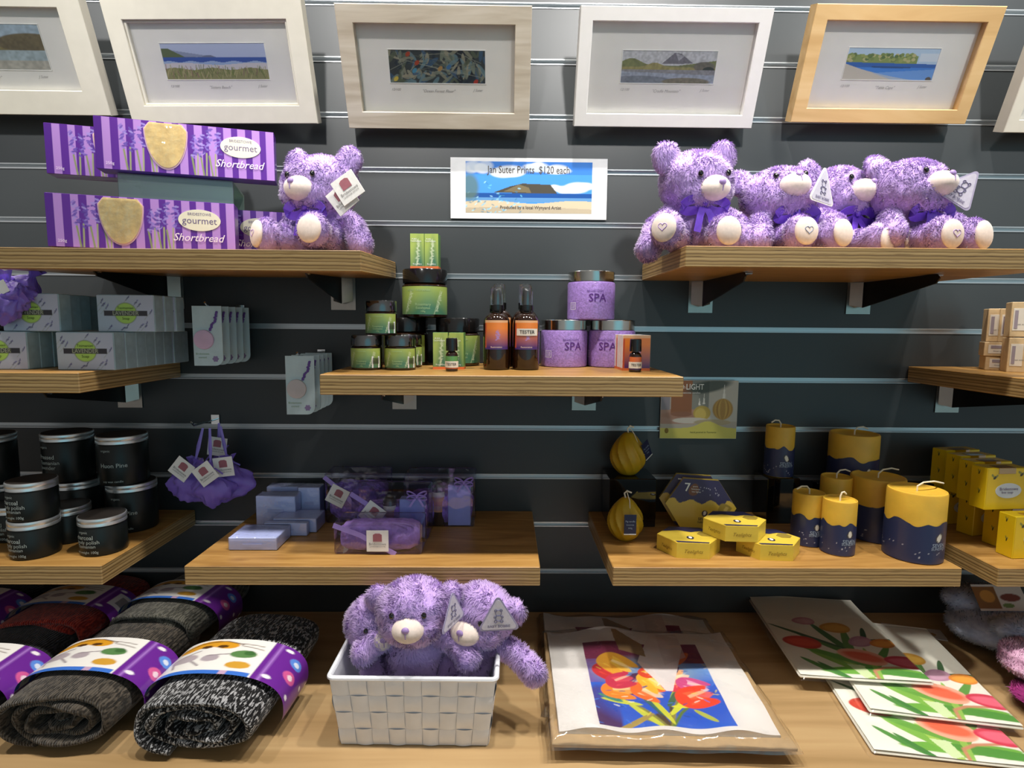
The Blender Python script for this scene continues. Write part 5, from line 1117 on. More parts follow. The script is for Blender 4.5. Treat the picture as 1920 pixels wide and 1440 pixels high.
hx = hex_flat('hexagonal yellow tea light box lying at the lower left of the pile', 1303, 1047, rad(-6))
hex_flat('hexagonal yellow tea light box lying at the lower right of the pile', 1458, 1051, rad(-4))
hex_flat('hexagonal yellow tea light box lying on top of the other two', 1376, 0, rad(-4), ZL+0.0272, -0.196)
def hex_stand(label, px, Y, rot, g='hexagonal tea light boxes'):
    R, d = 0.056, 0.024; t = thing('tealight_box', label, 'box', (X(px, Y, ZL), Y, ZL), (rad(-9), 0, rot), g); ys = R*math.sin(PI/3)
    M = Matrix(((1, 0, 0, 0), (0, 0, 1, 0), (0, 1, 0, ys), (0, 0, 0, 1))); pts = hexprism(R, d, 1.0, 1.12)
    mb = MB(); mb.prism(pts, 0, d, M); part('carton', mb, YC, t, smooth=False)
    a = hexbox_art(); e = 1.12
    def fn(u, v):
        z = (2*v-1)*ys*0.995; hw = R*e*(1-0.5*abs(z)/ys)*0.995; return (hw*(2*u-1), -0.0004, ys+z)
    printed('front_print', a, fn, LABEL, t)
    lettering([('7', -0.024, ys*1.66, 0.022, 0, 1, 0.01), ('pure', -0.010, ys*1.72, 0.0045), ('beeswax', -0.009, ys*1.62, 0.0045), ('tea lights', -0.008, ys*1.52, 0.0045)], on_flat(-0.0009), WINK, t)
    lettering([('SEVEN', 0.006, ys*0.50, 0.007, 0, 1, 0.01), ('SUNDAYS', 0.006, ys*0.38, 0.005)], on_flat(-0.0009), mat('dark brown ink', '#4a4038', 0.3), t, 'maker_lettering'); return t
hex_stand('hexagonal navy and yellow tea light box standing up, front one', 1312, -0.118, rad(-14))
hex_stand('hexagonal navy and yellow tea light box standing up, just behind and left', 1298, -0.086, rad(-14))
# poster card
t = thing('poster_card', 'small LIGHT poster of two round candles and a pot, above the tea lights', 'poster', (0.3895, -0.0035, Z0-0.227))
mb = MB(); mb.box(-0.0775, 0.0775, -0.0008, 0, 0, 0.118, 0.0002); part('card', mb, mat('poster card stock', '#e0dccd', 0.5), t, smooth=False)
a = Art(150, 110, '#b9b2a6', 1.31); a.rect(0.62, 0.3, 1, 1, '#c6c3b8'); a.rect(0.4, 0.5, 0.62, 1, '#8d8f86'); a.rect(0, 0.25, 0.45, 0.5, '#b58f7c'); a.rect(0, 0.5, 0.12, 1, '#8f8a92')
a.rect(0.13, 0.42, 0.40, 1, '#96603a'); a.ell(0.27, 0.42, 0.17, 0.04, '#7f5033'); a.ell(0.27, 0.40, 0.28, 0.05, '#a5745a', 0, 0.5, 0.5); a.ell(0.62, 0.9, 0.3, 0.08, '#3d4438', 0.2, 0.9, 0.5)
for i in range(5): a.ell(0.81, 0.51, 0.165-0.03*i, 0.17, ['#b28a3a', '#c79f48', '#a87c30', '#cba650', '#b18a3e'][i])
a.ell(0.54, 0.44, 0.14, 0.12, '#c2a94c'); a.ell(0.52, 0.42, 0.09, 0.10, '#d6bf60'); a.poly([(0.80, 0.70), (0.82, 0.93), (0.84, 0.70)], '#efeee6'); a.poly([(0.545, 0.60), (0.56, 0.78), (0.575, 0.60)], '#efeee6'); a.poly([(0.49, 0.58), (0.50, 0.70), (0.515, 0.58)], '#efeee6')
a.ell(0.4, 0.31, 0.3, 0.05, '#d6d0c6'); a.ell(0.68, 0.28, 0.3, 0.05, '#b9ab88'); a.below(lambda u: 0.18+0.12*np.exp(-((u-0.62)/0.16)**2), '#d9d162')
printed('photo_print', a, flat(-0.077, 0.077, 0.0005, 0.1175, -0.0010), mat_attr('matt print', 0.45, 0.1), t)
lettering([('LIGHT', -0.010, 0.1045, 0.016, 0, 0.8, 0.012), ('with', -0.038, 0.1045, 0.011, 0, 0.9), ('100% pure beeswax candles', -0.030, 0.093, 0.0055)], on_flat(-0.0014), WINK, t)
lettering([('hand poured in Tasmania', 0.01, 0.013, 0.0052)], on_flat(-0.0014), mat('olive ink', '#4f5f2f', 0.5), t, 'footer_lettering')
mb = MB(); mb.ellipsoid((-0.064, -0.0014, 0.016), (0.004, 0.0004, 0.0055), 14, 6); part('round_seal', mb, mat('ochre ink', '#8f7426', 0.5), t)

# ------------------------------------------------------------------ kraft soap boxes, right edge
KR = mat('kraft carton', '#d6b98c', 0.6, var=0.08, vscale=120)
def kraft(label, loc, w, h, d, rot, flat_=False, src=None):
    if src is not None: return dup(src, label, loc, rot, 'kraft soap cartons')
    t = thing('kraft_box', label, 'box', loc, rot, 'kraft soap cartons'); mb = MB(); mb.box(-w/2, w/2, -d/2, d/2, 0, h, 0.0008); part('carton', mb, KR, t, smooth=False)
    mb = MB(); mb.box(-w*0.36, w*0.36, -d/2-0.0005, -d/2-0.0001, h*0.18, h*0.82, 0.0001); c = part('paper_label', mb, mat('cream paper label', '#e6ddce', 0.6), t, smooth=False)
    mb = MB()
    if flat_: mb.box(-w*0.28, w*0.28, -d/2-0.0009, -d/2-0.0006, h*0.55, h*0.76)
    else: mb.box(-w*0.28, -w*0.08, -d/2-0.0009, -d/2-0.0006, h*0.24, h*0.76)
    part('label_block', mb, mat('grey violet ink', '#9c8f98', 0.6), c, smooth=False)
    lettering([('Goat soap', 0 if flat_ else w*0.12, h*0.36, 0.0042)], on_flat(-d/2-0.0007), INKG, c); return t
kw, kh = 0.024, 0.061
ku = kraft('kraft soap carton standing on the top layer, leftmost one', (X(1868, -0.07, ZM+0.08), -0.062, ZM+0.0525), kw, kh, 0.040, rad(-30))
kraft('kraft soap carton standing on the top layer, second from the left', (X(1889, -0.08, ZM+0.08), -0.072, ZM+0.0525), 0, 0, 0, rad(-27), src=ku)
kraft('kraft soap carton standing on the top layer, third from the left', (X(1906, -0.12, ZM+0.08), -0.118, ZM+0.0625), 0, 0, 0, rad(-30), src=ku)
kraft('kraft soap carton standing on the top layer, cut by the right edge', (X(1928, -0.12, ZM+0.08), -0.118, ZM+0.0625), 0, 0, 0, rad(-28), src=ku)
kf = kraft('kraft soap carton lying flat at the bottom left of the right edge pile', (X(1872, -0.075, ZM), -0.070, ZM), 0.044, 0.0255, 0.044, rad(-28), True)
kraft('kraft soap carton lying flat on the bottom left one', (X(1871, -0.075, ZM+0.026), -0.070, ZM+0.026), 0, 0, 0, rad(-30), src=kf)
kraft('kraft soap carton standing on the shelf beside the two flat ones', (X(1893, -0.115, ZM), -0.118, ZM), 0, 0, 0, rad(-28), src=ku)
kraft('kraft soap carton standing on the shelf, cut by the right edge', (X(1920, -0.125, ZM), -0.118, ZM), 0, 0, 0, rad(-28), src=ku)

# ------------------------------------------------------------------ yellow bee soap boxes, right edge
def bee_art(side=False):
    a = Art(60, 60, '#f0d61e', 1.0); a.ell(0.2, 0.3, 0.9, 0.5, '#f2c41a', 0, 0.7, 1.0); r = random.Random(3)
    for (u, v) in ([(0.18, 0.78), (0.85, 0.85)] if not side else [(0.5, 0.86), (0.6, 0.4)]):
        a.ell(u, v, 0.05, 0.03, '#39321a', 0.7); a.ell(u-0.05, v+0.05, 0.05, 0.025, '#7f8440', -0.7, 0.9); a.ell(u+0.05, v+0.04, 0.04, 0.022, '#8d8f52', 1.2, 0.9)
    return a
YB = mat('yellow bee carton', '#eccb1c', 0.35, coat=0.3, var=0.08)
def bee_box(label, loc, rot):
    w = 0.076; t = thing('bee_soap_box', label, 'box', loc, rot, 'yellow bee soap boxes'); d = 0.030; h = 0.072
    mb = MB(); mb.box(-w/2, w/2, -d/2, d/2, 0, h, 0.001); part('carton', mb, YB, t, smooth=False)
    printed('front_print', bee_art(), flat(-w/2+0.001, w/2-0.001, 0.001, h-0.001, -d/2-0.0003), LABEL, t)
    printed('side_print', bee_art(True), lambda u, v: (-w/2-0.0003, d/2-0.001-(d-0.002)*u, 0.001+(h-0.002)*v), LABEL, t)
    M = Matrix(((1, 0, 0, 0), (0, 0, 1, 0), (0, 1, 0, 0), (0, 0, 0, 1)))
    mb = MB(); mb.prism([(0.003+0.024*math.cos(2*PI*i/36), h*0.46+0.013*math.sin(2*PI*i/36)) for i in range(36)], -d/2-0.0010, -d/2-0.0004, M); c = part('oval_badge', mb, mat('pale blue badge', '#dfe3ea', 0.4), t, smooth=False)
    lettering([('Bridestowe', 0.003, h*0.50, 0.0075), ('bee soap', 0.001, h*0.42, 0.006)], on_flat(-d/2-0.0015), mat('violet ink', '#6b5a86', 0.5), c)
    mb = MB(); mb.box(-0.018, 0.014, -d/2-0.0012, d/2*0.2, h-0.010, h+0.0008, 0.0005); part('clear_seal', mb, mat_film('clear sticker', '#e9dcae', 0.08, 0.2), t, smooth=False)
    return t
hy = 0.0725; by = None
for i, (px, py, Y, lv, an, lb) in enumerate([
    (1925, 0, -0.218, 0, 4, 'yellow bee soap box nearest the front, cut by the right edge'),
    (1893, 0, -0.165, 0, 10, 'yellow bee soap box in the bottom row, second from the front'),
    (1840, 0, -0.110, 0, 14, 'yellow bee soap box in the bottom row, third from the front'),
    (1792, 0, -0.050, 0, 10, 'yellow bee soap box in the bottom row, furthest back by the candles'),
    (1872, 0, -0.185, 1, 5, 'yellow bee soap box on the top row with the oval badge showing'),
    (1845, 0, -0.140, 1, 7, 'yellow bee soap box on the top row, second from the front'),
    (1818, 0, -0.092, 1, 9, 'yellow bee soap box on the top row, third from the front'),
    (1790, 0, -0.045, 1, 9, 'yellow bee soap box on the top row, furthest back and left')]):
    loc = (X(px, Y, ZL+0.04+hy*lv), Y, ZL+hy*lv)
    if by is None: by = bee_box(lb, loc, rad(an))
    else: dup(by, lb, loc, rad(an), 'yellow bee soap boxes')
# ------------------------------------------------------------------ woven basket with small bears
BW = mat('white woven strap', '#e9ecf3', 0.38, var=0.04, bump=(300, 0.15, 0.0006))
bx0, by0 = -0.1245, -0.318
t = thing('woven_basket', 'white woven strap basket on the counter holding small lilac bears', 'basket', (bx0, by0, ZC+0.0005), rad(-1))
def wall_weave(mb, p00, p10, p11, p01, nx, nz, out, par=0):
    p00, p10, p11, p01, out = map(Vector, (p00, p10, p11, p01, out)); k = 5
    for i in range(nx):
        for j in range(nz):
            sg = 1 if (i+j+par) % 2 == 0 else -1; V = []
            for b in range(k+1):
                for a_ in range(k+1):
                    u = (i+0.015+0.97*a_/k)/nx; v = (j+0.015+0.97*b/k)/nz
                    p = (p00*(1-u)+p10*u)*(1-v)+(p01*(1-u)+p11*u)*v
                    # an upright strap bows along v, a level strap along u
                    bulge = math.sin(PI*(b/k if sg > 0 else a_/k)); V.append(p+out*(0.0004+0.0019*bulge))
            o = [(b*(k+1)+a_, b*(k+1)+a_+1, (b+1)*(k+1)+a_+1, (b+1)*(k+1)+a_) for b in range(k) for a_ in range(k)]; mb.add(V, o)
w0, w1, d0, d1, H = 0.104, 0.1155, 0.062, 0.072, 0.106
mb = MB()
c0 = [(-w0, -d0, 0), (w0, -d0, 0), (w0, d0, 0), (-w0, d0, 0)]; c1 = [(-w1, -d1, H), (w1, -d1, H), (w1, d1, H), (-w1, d1, H)]
for i, nx in enumerate((9, 6, 9, 6)):
    j = (i+1) % 4; out = [(0, -1, 0), (1, 0, 0), (0, 1, 0), (-1, 0, 0)][i]; wall_weave(mb, c0[i], c0[j], c1[j], c1[i], nx, 4, out, i)
part('woven_wall', mb, BW, t)
mb = MB(); V = [(x, y, z) for x, y, z in c0]+c1+[(x*0.975, y*0.96, z) for x, y, z in c1]+[(x*0.97, y*0.95, 0.002) for x, y, z in c0]
Fc = [(0, 1, 2, 3)[::-1], (12, 13, 14, 15)]
for i in range(4): j = (i+1) % 4; Fc += [(i, j, 4+j, 4+i), (4+i, 4+j, 8+j, 8+i), (8+i, 8+j, 12+j, 12+i)]
mb.add(V, Fc); part('inner_shell', mb, BW, t, smooth=False)
mb = MB(); pts = []
for cx, cy, a0 in ((w1-0.006, -d1+0.006, -90), (w1-0.006, d1-0.006, 0), (-w1+0.006, d1-0.006, 90), (-w1+0.006, -d1+0.006, 180)):
    for k in range(7): q = rad(a0+15*k); pts.append((cx+0.007*math.cos(q), cy+0.007*math.sin(q), H+0.0005))
mb.tube(pts, 0.0036, 8, closed=True); part('rim', mb, BW, t)
GBB = 'small lilac bears in the white basket'
zs = 0.152
def stand(x, y, zh, label, yaw, pitch, roll, paws, sc, seed, hw=0.37, dx=0.0, er=0.8):
    # the head centre is to be at height zh; the legs hang down to the basket floor
    zb = zh-0.68*sc; zf = (ZC+0.006-zb)/sc
    x += dx; paws = tuple((p[0]-dx/sc, p[1], p[2]) for p in paws)
    return bear(label, (x, y, zb), rad(yaw*0.35), sc, (yaw*0.65, pitch, roll), (-dx/sc, 0, 0), paws, (), (0, 0), GBB, False, seed, hw, 46000, 0.046, 0.10, er, zf, soles=False)
def zhead(px, py, Y): return float(A(px, py, Y)[2])
xF = X(772, -0.335, zhead(772, 1142, -0.335)); 
bF = stand(xF+0.004, -0.330, zhead(772, 1140, -0.335), 'small lilac bear in front in the white basket, facing out', -2, -7, -2, ((-0.46, -0.17, 0.30), (0.52, -0.17, 0.26)), zs, 11, 0.350)
bG = stand(X(903, -0.305, zhead(903, 1150, -0.305)), -0.298, zhead(899, 1148, -0.305), 'small lilac bear at the right of the basket, arm over the rim, triangular tag', -26, -6, 3, ((-0.30, -0.20, 0.20), (0.56, -0.25, 0.24)), zs, 12, 0.33, -0.020)
bH = stand(X(706, -0.292, zhead(706, 1190, -0.29)), -0.292, zhead(706, 1156, -0.29), 'small lilac bear at the left of the basket, half hidden, looking right', 24, -6, -4, ((-0.02, -0.26, 0.26), (0.4, -0.1, 0.1)), zs*0.92, 13, 0.31, 0.036, 0)
TRI = mat('grey lilac tag rim', '#a9a3c6', 0.3, coat=0.3)
tri_tag(bG, Vector(A(935, 1160, -0.372)), 0.047, rad(2), rad(-2), TRI)
tri_tag(bF, Vector(A(850, 1151, -0.372)), 0.047, rad(62), rad(-3), TRI)

# ------------------------------------------------------------------ folded sock bundles with paper bands
def band_art(seed=1, purple_left=False, barcode_=False):
    a = Art(150, 56, '#f4f2ee', 2.6); r = random.Random(seed)
    # uneven white picture panel on top, purple panel on the right, blue edge in front
    a.rect(0, 0, 0.16, 1, '#ead9dc'); a.line([(0.165, 0), (0.165, 1)], 0.02, '#6d2f92')
    a.rect(0.63, 0, 1, 1, '#6d2a97'); a.line([(0.66, 0.0), (0.66, 1)], 0.015, '#a878cc'); a.rect(0.18, 0.0, 0.62, 0.10, '#3f78d8'); a.rect(0.52, 0, 0.545, 0.10, '#c9a9c9')
    for i in range(10): a.ell(0.40+(i-5)*0.017, 0.86-0.004*(i-5)**2, 0.10, 0.09, '#e0a02c', 0)
    a.line([(0.30, 0.80), (0.36, 0.90), (0.45, 0.93), (0.52, 0.84)], 0.012, '#5b3a1a'); a.ell(0.39, 0.77, 0.05, 0.04, '#5b3a1a'); a.ell(0.45, 0.77, 0.05, 0.04, '#5b3a1a')
    for (x0, y0, x1, y1) in [(0.2, 0.8, 0.3, 0.78), (0.2, 0.88, 0.3, 0.83), (0.52, 0.8, 0.61, 0.72), (0.52, 0.86, 0.6, 0.82)]: a.line([(x0, y0), (x1, y1)], 0.008, '#6b5346')
    a.ell(0.34, 0.45, 0.13, 0.12, '#b9adb4'); a.ell(0.44, 0.43, 0.08, 0.09, '#b4a8b0')
    for (x0, y0, x1, y1) in [(0.28, 0.38, 0.20, 0.20), (0.31, 0.35, 0.33, 0.2), (0.38, 0.36, 0.42, 0.22), (0.33, 0.55, 0.38, 0.66), (0.42, 0.5, 0.5, 0.55)]: a.line([(x0, y0), (x1, y1)], 0.012, '#8d8088')
    a.ell(0.55, 0.56, 0.12, 0.10, '#5d8a52'); a.ell(0.57, 0.6, 0.05, 0.06, '#43703e'); a.ell(0.56, 0.26, 0.11, 0.09, '#d6a23c'); a.ell(0.26, 0.62, 0.10, 0.05, '#d9d3cf'); a.ell(0.19, 0.36, 0.07, 0.07, '#3f78d8')
    for u, v in [(0.68, 0.14), (0.70, 0.90), (0.84, 0.10), (0.92, 0.60), (0.80, 0.40), (0.98, 0.9)]: a.ell(u, v, 0.045, 0.035, '#f4eef6', 0, 1, 0.3)
    a.ell(0.77, 0.72, 0.11, 0.10, '#5f8fe6'); a.ell(0.77, 0.72, 0.05, 0.045, '#dfe8fa'); a.ell(0.78, 0.40, 0.12, 0.11, '#d85f9c'); a.ell(0.78, 0.40, 0.05, 0.05, '#f6dbe6')
    if barcode_: a.rect(0.70, 0.30, 0.84, 0.80, '#dfe0e6'); a.rect(0.73, 0.40, 0.80, 0.70, '#8d8f98')
    return a
def socks(label, loc, rot, w, h, L, m, tilt=0.0, art=None, band=(0.20, 0.57), turns=3.1, seed=1, parent_label=None):
    t = thing('sock_bundle', label, 'socks', loc, (tilt, 0, rot)); th = 0.0105; a_, b_ = w/2-th/2, h/2-th/2; r = random.Random(seed)
    V = []; Fc = []; N = 170; prof = []
    K = 5
    for k in range(K+1): q = -PI/2+PI*k/K; prof.append((math.sin(q), 1, math.cos(q)))       # front/back rounding: (rho, end, bulge)
    loop = [(p[0], +1, p[2]) for p in prof]
    ys = [0.5, 0.0, -0.5]
    ring = [(s_, 1.0, c_) for s_, _, c_ in prof]+[(1.0, 0.6, 0), (1.0, 0.2, 0), (1.0, -0.2, 0), (1.0, -0.6, 0)]+[(-s_, -1.0, c_) for s_, _, c_ in prof]+[(-1.0, -0.6, 0), (-1.0, -0.2, 0), (-1.0, 0.2, 0), (-1.0, 0.6, 0)]
    n = len(ring)
    for i in range(N+1):
        s_ = i/N; th_ = -PI*0.62-2*PI*turns*s_                 # starts low on the left, goes over the top
        k = 1-0.80*s_; cx = math.cos(th_); sz = math.sin(th_); f = (abs(cx)**2.5+abs(sz)**2.5)**(-1/2.5)
        wv = 1+0.02*math.sin(9*s_*turns+seed)+0.03*math.sin(23*s_+seed*2)
        px_, pz_ = a_*k*cx*f*wv, b_*k*sz*f*wv*(0.93 if sz < 0 else 1.0)
        nx_, nz_ = cx/a_, sz/b_; ln = math.hypot(nx_, nz_); nx_, nz_ = nx_/ln, nz_/ln
        Li = L/2*(1-0.05*s_)+0.0035*math.sin(31*s_+seed)+0.003*math.sin(67*s_)
        tht = th*(0.42+0.05*math.sin(40*s_))
        for (rho, yy, bl) in ring:
            y = yy*(Li-tht) if abs(yy) == 1 else yy*Li
            if abs(yy) == 1: y += (1 if yy > 0 else -1)*bl*tht
            yn = y/(L/2); sq = 1-0.035*abs(yn)**3
            V.append((px_*sq+nx_*rho*tht, y, pz_*sq+nz_*rho*tht+b_+th/2))
    for i in range(N):
        for k in range(n): Fc.append((i*n+k, i*n+(k+1) % n, (i+1)*n+(k+1) % n, (i+1)*n+k))
    Fc.append(tuple(range(n))[::-1]); Fc.append(tuple(N*n+k for k in range(n)))
    mk('knitted_socks', V, Fc, m, t)
    mb = MB(); mb.ellipsoid((0, 0, b_+th/2), (a_*0.35, L*0.46, b_*0.45), 20, 12); part('inner_fold', mb, m, t)
    if art is not None:
        y0, y1 = -L/2+band[0]*L, -L/2+band[1]*L
        def fn(u, v):
            q = rad(205)-rad(230)*u; cx = math.cos(q); sz = math.sin(q); f = (abs(cx)**2.5+abs(sz)**2.5)**(-1/2.5); y = y0+(y1-y0)*v; yn = y/(L/2); sq = 1-0.035*abs(yn)**3
            return ((a_+th*0.5+0.0042)*cx*f*sq, y, (b_+th*0.5+0.0042)*sz*f*sq+b_+th/2)
        printed('paper_band', art, fn, mat_attr('gloss paper band', 0.28, 0.3), t)
    return t
MARL = mat_marl('black white marl knit', '#141416', '#b9babd', 0.55, 330); OLIVE = mat_marl('olive brown knit', '#35302a', '#5c544a', 0.5, 260)
GREYK = mat_marl('grey olive knit', '#45443c', '#6a685e', 0.5, 260); BLK2 = mat_marl('charcoal knit', '#19191d', '#33333a', 0.55, 260); REDK = mat_marl('dark red knit', '#86201a', '#b03a2a', 0.5, 260); NAVK = mat_marl('dark navy knit', '#15161c', '#292b36', 0.55, 260)
ba, ba2 = band_art(1), band_art(2, barcode_=True)
socks('folded black and white marl socks with a purple and white band, nearest the basket', (-0.413, -0.290, ZC), rad(-3), 0.198, 0.092, 0.240, MARL, art=ba, seed=2)
socks('folded olive brown socks in the front row between the black and the marl pair', (-0.612, -0.284, ZC), rad(-2), 0.186, 0.092, 0.232, OLIVE, art=ba, seed=5)
socks('folded charcoal socks in the front row, cut by the left edge', (-0.805, -0.290, ZC), rad(0), 0.182, 0.086, 0.232, BLK2, art=ba, seed=7)
socks('folded grey socks in the back row behind the olive pair, rightmost at the back', (-0.592, -0.112, ZC+0.022), rad(-4), 0.180, 0.082, 0.195, GREYK, rad(-2), art=ba, band=(0.22, 0.62), seed=3)
socks('folded dark red socks in the back row under the jar shelf', (-0.790, -0.112, ZC+0.018), rad(0), 0.180, 0.076, 0.195, REDK, rad(-2), art=ba2, band=(0.22, 0.62), seed=4)
socks('folded dark navy socks in the back row at the far left edge', (-0.985, -0.112, ZC+0.012), rad(0), 0.178, 0.076, 0.195, NAVK, rad(-2), art=ba, band=(0.22, 0.62), seed=6)

# ------------------------------------------------------------------ tulip totes in cellophane
KRB = mat('kraft backing board', '#b99c72', 0.6, var=0.06, vscale=80); CELLO = mat_film('crinkled cellophane', '#ffffff', 0.09, 0.12, bump=(26, 1.0))
def tote_art():
    a = Art(300, 250, '#e4e1de', 1.18); r = random.Random(12)
    x0, x1, y1 = 0.19, 0.82, 0.84
    a.rect(x0, 0.035, x1, y1, '#1f62cf'); a.rect(x0, 0.62, x1, y1, '#7a1f4a'); a.rect(x0, 0.42, x0+0.20, 0.66, '#7b5a9c', 0.9); a.rect(0.66, 0.42, x1, 0.62, '#6f9cdc', 0.9)
    a.ell(x0+0.03, 0.14, 0.09, 0.22, '#4a2760', 0.0, 1.0, 0.2); a.ell(0.55, 0.3, 0.35, 0.22, '#1a55c8', 0, 0.8, 0.4); a.ell(0.5, 0.52, 0.26, 0.12, '#7fa0b8', 0, 0.7, 0.5)
    def tul(u, v, s, c, c2, ang=0.0):
        s *= 1.32
        ca, sa = math.cos(ang), math.sin(ang); hs = 1/1.18
        for k, (da, off) in enumerate([(0.42, 0.026), (-0.42, -0.026), (0.0, 0.0)]):
            a.ell(u+(-sa*off)*s*hs, v+ca*off*s, 0.062*s, 0.026*s, c if k != 2 else c2, ang+da*0.6, 1.0 if k != 2 else 0.8, 0.1, 0.35)
        a.ell(u+(-sa*0.012+ca*0.01)*s*hs, v+(ca*0.012+sa*0.01)*s, 0.040*s, 0.006*s, '#fff2c8', ang+0.15, 0.45, 0.5); a.ell(u-(-sa*0.018)*s*hs, v-ca*0.018*s, 0.045*s, 0.007*s, c, ang-0.2, 0.9, 0.5)
        a.ell(u-ca*0.045*s*hs, v-sa*0.045*s, 0.022*s, 0.03*s, c, ang, 1.0)
    for (u, v, w_) in [(0.30, 0.28, 0.02), (0.36, 0.20, 0.02), (0.44, 0.25, 0.022), (0.47, 0.12, 0.022), (0.55, 0.2, 0.02), (0.60, 0.27, 0.02), (0.66, 0.24, 0.018), (0.40, 0.1, 0.016)]:
        a.line([(0.52, 0.02), ((u+0.52)/2, v*0.62), (u, v)], w_*0.5, r.choice(['#5b7a2f', '#8f8a3a', '#4d3f2c']))
    for (u, v, l, ang, c) in [(0.32, 0.235, 0.11, -0.25, '#c9d24a'), (0.27, 0.27, 0.07, -0.5, '#3f8a78'), (0.46, 0.22, 0.12, -1.1, '#2a6a6a'), (0.50, 0.17, 0.12, -1.2, '#cfd23a'), (0.60, 0.22, 0.12, 0.9, '#d6dc3c'), (0.66, 0.22, 0.12, 0.15, '#e0e23c'), (0.42, 0.12, 0.13, -0.9, '#c9cf48'), (0.70, 0.13, 0.07, -0.8, '#b4bc4a'), (0.62, 0.36, 0.10, 0.9, '#8fb046'), (0.58, 0.28, 0.09, 1.0, '#3b6a4a'), (0.66, 0.33, 0.06, 1.0, '#d9e04a'), (0.36, 0.07, 0.12, 0.5, '#a9924a')]:
        a.ell(u, v, l, 0.017, c, ang)
    tul(0.30, 0.52, 1.25, '#c3242c', '#e6483a', -0.6); tul(0.42, 0.40, 1.35, '#4a1f4f', '#7d3a72', 0.3); tul(0.32, 0.34, 1.15, '#f08a24', '#f6b34a', -0.1); tul(0.34, 0.60, 1.4, '#e0a52a', '#f0c944', -0.8)
    tul(0.46, 0.33, 1.1, '#ea6d22', '#f7d9a8', -0.5); tul(0.50, 0.42, 1.1, '#eeb52c', '#f6d85a', -0.9); tul(0.34, 0.43, 1.0, '#c22a4e', '#dd4a5c', 0.3); tul(0.60, 0.42, 1.0, '#d6304a', '#f07a6a', 1.2)
    tul(0.64, 0.47, 1.0, '#f0b27a', '#f8dcb4', 0.4); tul(0.70, 0.40, 1.1, '#d04a8a', '#f0b4d0', -0.5); tul(0.69, 0.29, 1.35, '#e6401e', '#f4683a', 0.3); tul(0.66, 0.70, 1.2, '#d86a20', '#f0c23a', 1.0); tul(0.60, 0.55, 0.9, '#4a1f50', '#8f2a3a', 1.0); tul(0.50, 0.52, 0.8, '#d8401e', '#f0902a', 0.7)
    for i in range(40): a.ell(r.uniform(x0, x1), r.uniform(0.04, 0.6), 0.02, 0.005, r.choice(['#f4f0e0', '#e6d24a', '#3f7fe0', '#12408f']), r.uniform(-1, 1), 0.6)
    out = (a.U < x0) | (a.U > x1) | (a.V < 0.035) | (a.V > y1); a.put(out.astype(float), '#e4e1de')
    # the folded fabric handles crossing the print
    a.poly([(0.585, 0.98), (0.735, 0.98), (0.735, 0.80), (0.59, 0.34), (0.555, 0.34), (0.46, 0.62), (0.50, 0.74)], '#e0dad9'); a.poly([(0.62, 0.98), (0.735, 0.98), (0.735, 0.70), (0.60, 0.60)], '#cfc3c2', 0.6)
    a.poly([(0.365, 0.98), (0.39, 0.98), (0.52, 0.84), (0.515, 0.68), (0.38, 0.74), (0.37, 0.88)], '#a2845a'); a.ell(0.53, 0.6, 0.08, 0.07, '#c9302c', 0.4, 0.0)
    return a
TF = mat_attr('printed canvas fabric', 0.75, 0.0, bump=(500, 0.25, 0.0006), sheen=0.2)
def quadgrid(p00, p10, p11, p01, z, wav):
    p00, p10, p11, p01 = (np.array(p) for p in (p00, p10, p11, p01))
    def fn(u, v):
        p = (p00*(1-u)+p10*u)*(1-v)+(p01*(1-u)+p11*u)*v; return (float(p[0]), float(p[1]), z+wav(u, v))
    return fn
def tote(label, loc, rot, seed, w=0.335, d=0.285):
    t = thing('tulip_tote_pack', label, 'tote bag', loc, rot, 'tulip tote packs in cellophane')
    mb = MB(); mb.box(-w/2, w/2, -d/2, d/2, 0.0004, 0.0060, 0.001); part('kraft_board', mb, KRB, t, smooth=False)
    wv = lambda u, v: 0.0034*math.exp(-v*9)*math.sin(19*u+seed)*1.0+0.0050*v**3*(math.sin(8*u+seed)+0.6*math.sin(15*u+3*v))+0.0008*math.sin(23*v+9*u)
    q = quadgrid((-w*0.465, -d*0.43), (w*0.455, -d*0.43), (w*0.475, d*0.49), (-w*0.48, d*0.49), 0.0125, wv); printed('folded_tote', tote_art(), q, TF, t)
    b = q; V = []; Fc = []; n = 44                              # body of the folded bag under its printed face
    for k, (u, v) in enumerate([(i/n, 0) for i in range(n)]+[(1, i/n) for i in range(n)]+[(1-i/n, 1) for i in range(n)]+[(0, 1-i/n) for i in range(n)]):
        p = b(u, v); V.append((p[0], p[1], p[2]-0.0002)); V.append((p[0]*1.004, p[1], 0.0062))
    m_ = 4*n
    for k in range(m_): Fc.append((2*k, 2*k+1, (2*k+3) % (2*m_), (2*k+2) % (2*m_)))
    mk('folded_edge', V, Fc, mat('white canvas', '#e4e1de', 0.8), t)
    V = []; nu, nv = 60, 50
    for j in range(nv+1):
        for i in range(nu+1):
            u, v = i/nu, j/nv; e = min(u, 1-u, v*0.9, (1-v)*0.9); hh = 0.0165+0.5*wv(u, v)+0.0016*math.sin(31*u+7*v+seed)*math.sin(17*v+2*u); k = min(1, e/0.035); V.append(((u-0.5)*(w+0.012)+0.0012*math.sin(25*v), (v-0.5)*(d+0.010)+0.0014*math.sin(21*u+seed), 0.0008+(hh-0.0008)*math.sin(k*PI/2)))
    Fc = [(j*(nu+1)+i, j*(nu+1)+i+1, (j+1)*(nu+1)+i+1, (j+1)*(nu+1)+i) for j in range(nv) for i in range(nu)]
    mk('cellophane', V, Fc, CELLO, t); return t
tote('tulip print tote in cellophane lying underneath, its back end showing behind the upper one', (0.236, -0.182, ZC), rad(-2), 2)
